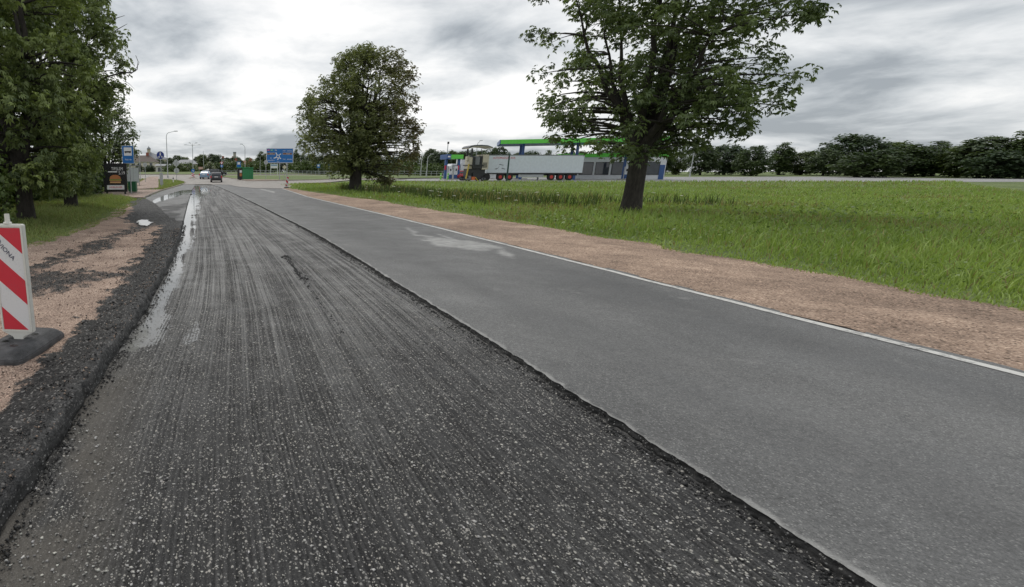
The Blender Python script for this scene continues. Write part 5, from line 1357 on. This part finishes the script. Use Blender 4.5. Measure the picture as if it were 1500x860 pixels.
# ---------------------------------------------------------------- vehicles
def car(loc, rz, L, W, H, paint, label, kind='wagon'):
    root = empty('car', loc, rz, label, 'car', None)          # +y is the front
    hw = W / 2
    S = {'wagon': [(-.5, .45, .78, .80), (-.485, .30, .88, .90), (-.44, .26, .93, 1.30), (-.40, .24, .95, 1.42), (-.1, .22, .96, 1.46), (.08, .22, .95, 1.42), (.24, .22, .93, .97), (.42, .24, .84, .86), (.485, .28, .68, .70), (.5, .40, .60, .62)],
         'sedan': [(-.5, .45, .80, .82), (-.485, .30, .92, .94), (-.40, .26, .95, .98), (-.33, .24, .95, 1.0), (-.20, .22, .96, 1.38), (.0, .22, .96, 1.44), (.10, .22, .95, 1.38), (.26, .22, .93, .96), (.43, .24, .82, .84), (.485, .28, .68, .70), (.5, .40, .60, .62)],
         'suv': [(-.5, .50, .95, .97), (-.485, .38, 1.02, 1.06), (-.45, .34, 1.05, 1.50), (-.38, .32, 1.07, 1.66), (.0, .32, 1.07, 1.72), (.10, .32, 1.06, 1.66), (.25, .32, 1.04, 1.08), (.43, .34, .96, .98), (.485, .38, .80, .82), (.5, .5, .70, .72)]}[kind]
    k_ = H / max(s[3] for s in S)
    V = []; ring = 10
    for (t, zb, zm, zt) in S:
        y_ = t * L; zb, zm, zt = zb * k_, zm * k_, zt * k_
        e = 1 - .12 * (abs(t) > .48) - .06 * (abs(t) > .42)
        a = hw * e; tp = a * (.78 if zt - zm > .15 else .93)
        V += [(-a * .92, y_, zb), (-a, y_, zb + (zm - zb) * .45), (-a * .985, y_, zm - .02), (-tp, y_, zt - .04), (-tp * .85, y_, zt), (tp * .85, y_, zt), (tp, y_, zt - .04), (a * .985, y_, zm - .02), (a, y_, zb + (zm - zb) * .45), (a * .92, y_, zb)]
    F = []
    for i in range(len(S) - 1):
        for j in range(ring): F.append((i * ring + j, (i + 1) * ring + j, (i + 1) * ring + (j + 1) % ring, i * ring + (j + 1) % ring))
    F += [tuple(range(ring)), tuple(range((len(S) - 1) * ring, len(S) * ring))[::-1]]
    body = MB().add(V, F).build('body', paint, root, smooth=False)
    def pane(i0, i1, sh, nm):                                  # glass between two sections
        q = [V[i0 * ring + sh[0]], V[i1 * ring + sh[0]], V[i1 * ring + sh[1]], V[i0 * ring + sh[1]]]
        q = [Vector(p) for p in q]; c = sum(q, Vector()) / 4; nrm = (q[1] - q[0]).cross(q[3] - q[0]).normalized()
        mid = Vector((0, c.y, .8 * k_))
        if nrm.dot(c - mid) < 0: nrm = -nrm
        p_ = [c + (v - c) * .88 + nrm * .012 for v in q]; b_ = [v - nrm * .03 for v in p_]
        MB().add(p_ + b_, [(0, 1, 2, 3), (7, 6, 5, 4), (0, 4, 5, 1), (1, 5, 6, 2), (2, 6, 7, 3), (3, 7, 4, 0)]).build(nm, 'glass', body)
    tall = [i for i, s in enumerate(S) if s[3] - s[2] > .25]
    for i in range(tall[0], tall[-1]):
        if S[i + 1][0] - S[i][0] > .06: pane(i, i + 1, (2, 3), 'side_window'); pane(i, i + 1, (6, 7), 'side_window')
    i = tall[0]
    q0 = S[i - 1]; q1 = S[i]
    def screen(sa, sb, sgn, nm):
        ya, za, yb, zb_ = sa[0] * L, sa[3] * k_, sb[0] * L, (sb[3]) * k_ - .05
        za = max(za, sb[2] * k_ + .0) if kind != 'sedan' else za
        w0, w1 = hw * .74, hw * .64
        o = sgn * .035
        MB().add([(-w0, ya + o, za + .05), (w0, ya + o, za + .05), (w1, yb + o, zb_), (-w1, yb + o, zb_), (-w0, ya - o, za + .05), (w0, ya - o, za + .05), (w1, yb - o, zb_), (-w1, yb - o, zb_)],
                 [(0, 1, 2, 3), (7, 6, 5, 4), (0, 4, 5, 1), (1, 5, 6, 2), (2, 6, 7, 3), (3, 7, 4, 0)]).build(nm, 'glass', body)
    screen(S[tall[0] - 1], S[tall[0] + (0 if kind == 'sedan' else 1)], -1, 'rear_window')
    screen(S[tall[-1] + 1], S[tall[-1]], 1, 'windscreen')
    for sx in (-1, 1):
        MB().box(sx * hw * .9 - .09, sx * hw * .9 + .09, -.5 * L - .02, -.46 * L, .62 * k_, .95 * k_).build('tail_light', 'tail_red', root, bevel=.02)
        MB().box(sx * hw * .72 - .16, sx * hw * .72 + .16, .46 * L, .5 * L + .005, .58 * k_, .72 * k_).build('headlight', 'white_film', root, bevel=.02)
        MB().box(sx * (hw + .06) - .08, sx * (hw + .06) + .08, .16 * L, .19 * L, .98 * k_, 1.12 * k_).build('mirror', paint, root, bevel=.02)
        for fy in (-.31, .32):
            w = MB().tube([(sx * (hw - .22), fy * L, .31), (sx * (hw + .01), fy * L, .31)], .31, 18).build('wheel', 'tyre', root)
            MB().tube([(sx * (hw + .0), fy * L, .31), (sx * (hw + .02), fy * L, .31)], .19, 14).build('rim', 'galvanised', w)
    MB().box(-.26, .26, -.5 * L - .025, -.5 * L + .02, .72 * k_, .84 * k_).build('number_plate', 'plate_white', root)
    MB().box(-hw * .9, hw * .9, -.5 * L - .03, -.44 * L, .36 * k_, .58 * k_).build('bumper', 'dark_frame' if paint != 'car_blue' else paint, root, bevel=.03)
    return root
x, y, z = at(317, 79); car((x, y, z + .075), math.radians(4), 4.5, 1.72, 1.45, 'car_grey', 'dark grey estate car with red tail lights driving towards the roundabout', 'wagon')
x, y, z = at(301.5, 95); car((x, y, z + .075), math.radians(-4), 4.3, 1.68, 1.42, 'car_blue', 'light blue car at the roundabout entry ahead of the grey estate', 'sedan')
x, y, z = at(316, 109); car((x, y, z + .075), math.radians(-62), 4.6, 1.82, 1.46, 'car_black', 'black car crossing on the roundabout behind the light blue car', 'suv')

# ---------------------------------------------------------------- filling station
def box_trailer():
    yy = 75.0; x0, y, z = at(712, yy); x1 = x0 + 13.6
    root = empty('box_trailer', (x0, yy, z + .03), 0, 'white box trailer with red lettering parked behind the dark green post', 'trailer')
    zb, zt = zpix(253.8, yy) - z, zpix(227.3, yy) - z
    bx_ = MB().box(0, 13.6, 0, 2.5, zb, zt).build('box', 'trailer_white', root, bevel=.03)
    MB().box(-.01, 13.61, -.02, .06, zt - .09, zt + .03).build('top_rail', 'machine_grey', bx_); MB().box(-.01, 13.61, -.02, .06, zb - .12, zb + .02).build('bottom_rail', 'dark_frame', bx_)
    for i in range(1, 9): MB().box(13.6 * i / 9 - .012, 13.6 * i / 9 + .012, -.006, .004, zb + .05, zt - .1).build('panel_seam', 'station_white', bx_)
    text('lettering', 'AUTOMAZGĀTAVA', .42, 'sign_red', bx_, (2.25, -.012, zt - .42), xs=.85)
    for q in ([(1.0, .55), (1.3, .5), (1.6, .75), (1.75, .95), (1.55, .7), (1.2, .62)], [(2.0, .62), (2.5, .5), (2.55, .58), (2.1, .72)], [(1.6, 1.15), (2.2, 1.05), (2.3, 1.1), (1.7, 1.25)]):
        MB().prism([(a, zb + b) for a, b in q], -.01, -.004, None, 'y').build('picture_stroke', 'machine_grey', bx_)
    MB().box(.4, 13.2, .5, 2.0, zb - .35, zb - .12).build('chassis', 'dark_frame', root)
    MB().box(.55, 1.4, .1, .6, zb - .75, zb - .13).build('pallet_box', 'station_white', root)
    for wx in (2.0, 3.3, 9.3, 10.6, 11.9):
        w = MB().tube([(wx, .05, .5), (wx, .4, .5)], .5, 20).build('wheel', 'tyre', root); MB().tube([(wx, .02, .5), (wx, .06, .5)], .24, 12).build('hub', 'red_paint', w)
    for wx in (2.0, 3.3): MB().box(wx - .5, wx + .5, .02, .35, .92, 1.02).build('mudguard', 'red_paint', root)
    MB().box(4.6, 8.2, .15, .2, .45, zb - .2).build('side_guard', 'galvanised', root)
    for lx in (7.6,): MB().box(lx - .08, lx + .08, .4, .55, 0, zb - .3).build('landing_leg', 'machine_grey', root)
box_trailer()

def milling_machine():
    yy = 73.0; xo, y, z = at(640 + 600 / 10.75, yy)
    root = empty('milling_machine', (xo, yy, z + .03), 0, 'beige road milling machine with curved grey roof beside the white trailer', 'machine')
    s = depth_at(yy, z) / FPX / 10.75
    def X(c): return (c - 600) * s
    def Zz(c): return max(0, (748 - c) * s)
    def bb(nm, a, b, t, d, y0, y1, mat, bev=.02, par=None): return MB().box(X(a), X(b), y0, y1, Zz(d), Zz(t)).build(nm, mat, par or root, bevel=bev)
    body = bb('hood', 690, 792, 345, 575, .1, 2.2, 'machine_beige', .05)
    for i in range(5): bb('louvre', 700, 770, 470 + 16 * i, 478 + 16 * i, .07, .12, 'dark_frame', 0, body)
    bb('engine_block', 560, 700, 372, 515, .35, 2.0, 'machine_grey', .06); bb('belt_guard', 545, 575, 380, 560, .2, .6, 'dark_frame')
    MB().tube([(X(620), .28, Zz(500)), (X(620), .28, Zz(385))], .33, 14).build('water_tank', 'machine_grey', root); MB().tube([(X(675), .25, Zz(505)), (X(675), .25, Zz(370))], .22, 12).build('air_filter', 'dark_frame', root)
    bb('main_frame', 490, 760, 560, 690, .3, 2.0, 'dark_frame', .04); bb('side_step', 545, 700, 512, 560, .1, .5, 'dark_frame'); bb('front_column', 492, 550, 385, 565, .3, 1.8, 'machine_beige', .04); bb('platform', 480, 720, 500, 515, .05, 2.2, 'dark_frame', 0)
    bb('control_panel', 466, 508, 372, 440, .5, 1.2, 'machine_beige', .04)
    for py in (.4, 1.9): MB().box(X(516), X(538), py - .08, py + .08, Zz(370), Zz(250)).build('roof_post', 'dark_frame', root)
    MB().tube([(X(750), 1.9, Zz(350)), (X(745), 1.9, Zz(250))], .04, 6).build('roof_stay', 'dark_frame', root)
    q = [(X(450), Zz(238)), (X(480), Zz(215)), (X(540), Zz(203)), (X(640), Zz(200)), (X(740), Zz(208)), (X(825), Zz(236)), (X(822), Zz(244)), (X(740), Zz(226)), (X(640), Zz(220)), (X(540), Zz(224)), (X(490), Zz(236)), (X(455), Zz(248))]
    rf = MB().prism(q, -.15, 2.4, None, 'y').build('roof', 'machine_roof', root)
    MB().prism([(a, b - .10) for a, b in q[6:]] + [(a, b + .0) for a, b in q[6:][::-1]], -.1, 2.35, None, 'y').build('roof_lining', 'machine_beige', rf)
    for i, (a, b) in enumerate(((436, 540), (690, 770))):
        hull = [(X(a), .35), (X(a) + .12, .08), (X(a) + .35, 0), (X(b) - .35, 0), (X(b) - .12, .08), (X(b), .35), (X(b) - .15, .6), (X(a) + .15, .6)]
        for py in (.0, 1.8):
            t = MB().prism(hull, py, py + .35, None, 'y').build('crawler_track', 'tyre', root)
            for j in range(3): MB().tube([(X(a) + .22 + j * (X(b) - X(a) - .44) / 2, py - .02, .28), (X(a) + .22 + j * (X(b) - X(a) - .44) / 2, py + .02, .28)], .15, 10).build('roller', 'machine_grey', t)
    bb('drum_housing', 560, 690, 620, 715, .05, 2.1, 'dark_frame'); bb('red_guard', 540, 598, 685, 735, -.05, .3, 'orange_paint'); bb('jack', 490, 530, 670, 720, -.08, .2, 'machine_grey')
    MB().tube([(X(475), -.1, Zz(490)), (X(448), -.1, Zz(715))], .10, 8).build('yellow_strut', 'machine_yellow', root)
    MB().tube([(X(592), -.15, Zz(690)), (X(625), -.3, Zz(745))], .06, 6).build('yellow_hose', 'machine_yellow', root)
    MB().tube([(X(790), .3, .5), (X(790), .75, .5)], .5, 18).build('support_wheel', 'tyre', root)
    MB().tube([(X(480), .6, Zz(380)), (X(490), .6, Zz(360)), (X(540), .6, Zz(358))], .03, 6).build('handrail', 'galvanised', root)
milling_machine()

def small_canopy():
    yy = 84.0; x, y, z = at(664, yy); s = depth_at(yy, z) / FPX
    root = empty('pump_canopy', (x, yy, z + .03), 0, 'small blue and bright green pump canopy beside the fence', 'canopy')
    h0, h1 = zpix(233, yy) - z, zpix(226.8, yy) - z
    bm_ = MB().box(-12 * s, 12 * s, 0, 3.0, h0, h1).build('fascia', 'station_green', root, bevel=.02)
    MB().box(-12.3 * s, -6.3 * s, -.12, 3.05, h0 - .05, h1 + .05).build('blue_sign', 'station_blue', bm_, bevel=.02)
    MB().box(-11.2 * s, -7.4 * s, -.15, -.11, h0 + .22, h1 - .2).build('white_mark', 'white_film', bm_)
    for a in (-10, 8.7):
        c = MB().box((a - 1.6) * s, (a + 1.6) * s, .6, 1.0, -.1, h0 + .02).build('column', 'station_blue', root); MB().box((a - 2.6) * s, (a + .2) * s, .48, .59, 1.5, 2.2).build('red_notice', 'sign_red', c, bevel=.05)
    for a in (-3.6, 4.5):
        p = MB().box((a - 2.8) * s, (a + 2.2) * s, .4, 1.2, .1, 2.1).build('fuel_pump', 'station_white', root, bevel=.03); MB().box((a - 2.7) * s, (a + 2.1) * s, .37, .41, .15, .75).build('blue_skirt', 'station_blue', p); MB().box((a - 1) * s, (a + .8) * s, .37, .41, 1.35, 1.7).build('display', 'black_panel', p)
    MB().box(-12 * s, 11 * s, .2, 1.6, -.1, .12).build('pump_island', 'concrete', root)
small_canopy()
def lime_bollard(u, yy, label):
    x, y, z = at(u, yy); r = empty('lime_bollard', (x, y, z + .03), 0, label, 'bollard')
    MB().tube([(0, 0, -.1), (0, 0, .95), (0, 0, 1.02)], [.11, .10, .05], 12).build('body', 'lime_plastic', r); MB().tube([(0, 0, .6), (0, 0, .7)], .115, 12).build('band', 'white_film', r)
lime_bollard(645.3, 82, 'lime green bollard standing left of the thin camera pole'); lime_bollard(655.8, 83, 'lime green bollard at the column of the small canopy')
x, y, z = at(676.5, 86); car((x, y, z + .03), math.radians(150), 4.0, 1.66, 1.42, 'car_red', 'red car half hidden behind the milling machine', 'wagon')
def tanker():
    yy = 94; x, y, z = at(676, yy); r = empty('white_truck', (x - .3, yy, z + .03), 0, 'plain white box truck standing behind the pump canopy', 'truck')
    t = zpix(233.3, yy) - z
    b_ = MB().box(0, 7.5, 0, 2.4, .95, t).build('box', 'station_white', r, bevel=.04); MB().box(0, 7.5, -.015, .02, t - .1, t + .02).build('top_rail', 'machine_grey', b_)
    c = MB().prism([(-2.2, .5), (-.05, .5), (-.05, 2.6), (-1.5, 2.6), (-2.1, 1.7)], .05, 2.35, None, 'y').build('cab', 'station_white', r, bevel=.05); MB().box(-1.5, -.5, .03, .06, 1.6, 2.3).build('side_window', 'glass', c)
    MB().box(-.1, 7.4, .5, 1.9, .6, .96).build('chassis', 'dark_frame', r)
    for wx in (-1.2, 4.6, 5.8): w = MB().tube([(wx, .05, .48), (wx, .4, .48)], .48, 18).build('wheel', 'tyre', r); MB().tube([(wx, .02, .48), (wx, .06, .48)], .22, 12).build('rim', 'galvanised', w)
tanker()
def big_canopy():
    x, y, z = at(727.5, 84); root = empty('station_canopy', (x, y, z + .03), math.radians(-22), 'long bright green filling station canopy on blue columns', 'canopy')
    h0, h1 = zpix(211.2, 84) - z, zpix(205.2, 84) - z
    MB().box(.12, 21.88, .12, 8.9, h0 - .02, h1 - .1).build('ceiling', 'station_blue', root)
    for a, b, c, d in ((.0, 22, -.02, .10), (0, 22, 8.92, 9.04), (22.0, 22.12, .0, 9)): MB().box(a, b, c, d, h0, h1).build('fascia', 'station_green', root)
    MB().box(-.12, -.002, -.02, 9.04, h0, h1).build('fascia', 'station_blue', root)
    for cx in (3.5, 11, 18.5):
        for cy in (2.2, 6.8): MB().box(cx - .18, cx + .18, cy - .18, cy + .18, -.1, h0 + .01, ch=.03).build('column', 'station_blue', root)
    shop = empty('station_shop', (x + 13.5, y + 6.5, z + .03), math.radians(-22), 'white filling station shop with a green band under the canopy', 'building')
    MB().box(0, 15, 0, 7, -.1, 3.6).build('wall', 'station_white', shop); MB().box(-.1, 15.1, -.1, 7.1, 3.6, 4.2).build('green_band', 'station_green', shop)
    for i in range(6): w = MB().box(.7 + i * 2.3, 2.7 + i * 2.3, -.04, .03, .7, 2.8).build('window', 'dark_frame', shop); MB().box(.78 + i * 2.3, 2.62 + i * 2.3, -.05, -.035, .78, 2.72).build('pane', 'glass', w)
    MB().box(14.2, 14.9, -.04, .03, 0, 2.3).build('door', 'station_blue', shop)
    for k2, cx in enumerate((3.5, 11, 18.5)):
        p = empty('fuel_pump', (x + 1.7 + cx * math.cos(math.radians(-22)), y + 4.2 + cx * math.sin(math.radians(-22)), z + .03), math.radians(-22), ('fuel pump below the canopy, next to the white trailer', 'fuel pump below the middle of the canopy', 'fuel pump below the far end of the canopy')[k2], 'fuel pump')
        b_ = MB().box(-.45, .45, -.3, .3, .15, 2.0).build('body', 'station_white', p, bevel=.04); MB().box(-.46, .46, -.33, -.29, .2, .8).build('skirt', 'station_blue', b_); MB().box(-.28, .28, -.33, -.29, 1.3, 1.65).build('display', 'black_panel', b_); MB().box(-1.2, 1.2, -.5, .5, -.1, .15).build('plinth', 'concrete', p)
big_canopy()

# ---------------------------------------------------------------- houses beyond the roundabout
def house(u, yy, W, D, wall_v, roof_v, wall, roof, label, rz=0.0, storeys=2, nwin=5, hip=False, chim=True, base=None, cat='house', name='house', shift=0.0):
    x, y, z = at(u, yy); z = z + (float(hill(x, y)) if base is None else base)
    hw = max(2.2, zpix(wall_v, yy) - z); hr = max(hw + .5, zpix(roof_v, yy) - z)
    root = empty(name, (x + shift, y, z - .1), rz, label, cat)
    MB().box(-W / 2, W / 2, 0, D, -.3, hw).build('wall', wall, root)
    o = .4; k = W * .28 if hip else 0
    V = [(-W / 2 - o, -o, hw - .05), (W / 2 + o, -o, hw - .05), (W / 2 + o, D + o, hw - .05), (-W / 2 - o, D + o, hw - .05), (-W / 2 - o + k, D / 2, hr), (W / 2 + o - k, D / 2, hr)]
    rf = MB().add(V, [(0, 1, 5, 4), (2, 3, 4, 5), (0, 4, 3), (1, 2, 5), (3, 2, 1, 0)]).build('roof', roof, root)
    MB().box(-W / 2 - o, W / 2 + o, -o - .06, -o + .02, hw - .18, hw - .02).build('gutter', 'concrete', rf)
    if chim: MB().box(W * .15, W * .15 + .8, D / 2 - .4, D / 2 + .4, hr - .8, hr + .9).build('chimney', 'roof_red', rf)
    for s_ in range(storeys):
        zc = hw * (s_ + .5) / storeys; wh = min(.75, hw / storeys * .3)
        for i in range(nwin):
            xc = -W / 2 + W * (i + .5) / nwin
            w = MB().box(xc - .5, xc + .5, -.05, .02, zc - wh, zc + wh).build('window', 'white_film', root); MB().box(xc - .42, xc + .42, -.065, -.045, zc - wh + .08, zc + wh - .08).build('pane', 'glass', w)
    return root
house(205, 170, 9.2, 9, 236.2, 226.5, 'cream_wall', 'roof_brown', 'cream house with steep brown hipped roof beside the bus stop sign', nwin=5, hip=True)
def church():
    yy = 360; x, y, z = at(228, yy); z += float(hill(x, y))
    root = empty('church', (x, y, z), 0, 'church with long grey roof and small tower on the far hill', 'church')
    hw = max(2.5, zpix(233.5, yy) - z); hr = zpix(222.5, yy) - z
    W = 15.0
    MB().box(-W / 2, W / 2 + 2, 0, 12, -6, hw).build('wall', 'beige_wall', root)
    MB().add([(-W / 2 - .4, -.5, hw - .1), (W / 2 + 2.6, -.5, hw - .1), (W / 2 + 2.6, 12.5, hw - .1), (-W / 2 - .4, 12.5, hw - .1), (-W / 2 + 1.2, 6, hr), (-W / 2 + 3.5, 6, hr)], [(0, 1, 5, 4), (2, 3, 4, 5), (0, 4, 3), (1, 2, 5), (3, 2, 1, 0)]).build('roof', 'roof_grey', root)
    tx = -W / 2 + 2.3; tt = zpix(218.0, yy) - z
    tw = MB().prism([(tx + 1.15 * math.cos(a), 6 + 1.15 * math.sin(a)) for a in np.linspace(0, 2 * math.pi, 8, endpoint=False)], hr - 1.5, tt).build('tower', 'beige_wall', root)
    MB().tube([(tx, 6, tt - .05), (tx, 6, tt + .4), (tx, 6, tt + 1.0), (tx, 6, tt + 1.5), (tx, 6, tt + 2.2)], [1.5, 1.35, .8, .25, .05], 8).build('cupola', 'roof_grey', tw)
    for i in range(4): w = MB().box(-W / 2 + 2 + i * 3.5, -W / 2 + 3 + i * 3.5, -.06, .02, hw - 2.6, hw - .8).build('window', 'glass', root)
church()
house(272, 176, 7.6, 8, 239.6, 233.2, 'beige_wall', 'roof_grey', 'low beige house with flat grey roof between the dark trees', nwin=4, hip=True, chim=False)
house(238, 152, 3.6, 5, 247.2, 243.2, 'white_wall', 'roof_grey', 'small white shed behind the round blue path sign', nwin=2, storeys=1, chim=False)
house(321, 200, 6.2, 8, 240.5, 231.5, 'pink_wall', 'roof_grey', 'salmon pink house with grey roof beyond the black car', nwin=4, hip=True)
house(357.5, 210, 4.2, 7, 242.5, 234.8, 'white_wall', 'roof_brown', 'white gabled house behind the green kiosk', nwin=2, rz=math.radians(80))
house(367, 215, 5.5, 7, 241.5, 234.8, 'beige_wall', 'roof_red', 'house with red roof among trees behind the green kiosk', nwin=3, rz=math.radians(20))
house(353, 215, 3.0, 6, 240.0, 235.0, 'pink_wall', 'roof_red', 'narrow red-roofed house above the blue bus stop plate', nwin=2, rz=math.radians(-20), chim=False)
house(336, 300, 9, 8, 235.0, 230.8, 'beige_wall', 'roof_grey', 'far grey-roofed house on the skyline beside the salmon house', nwin=4)
house(601, 160, 6, 7, 245.5, 240.5, 'white_wall', 'roof_red', 'red-roofed house peeping out beside the rusty chestnut', nwin=3)
def banner():
    yy = 142; x, y, z = at(295.8, yy); r = empty('banner_board', (x, y, z), 0, 'low pale pink board on posts before the dark trees', 'board')
    MB().box(-.9, .9, -.03, .03, zpix(248.2, yy) - z, zpix(244.6, yy) - z).build('panel', 'cream_pink', r)
    for a in (-.7, .7): MB().box(a - .05, a + .05, .03, .1, -.3, zpix(245, yy) - z).build('post', 'galvanised', r)
plain('cream_pink', (.62, .42, .36), .7)
banner()
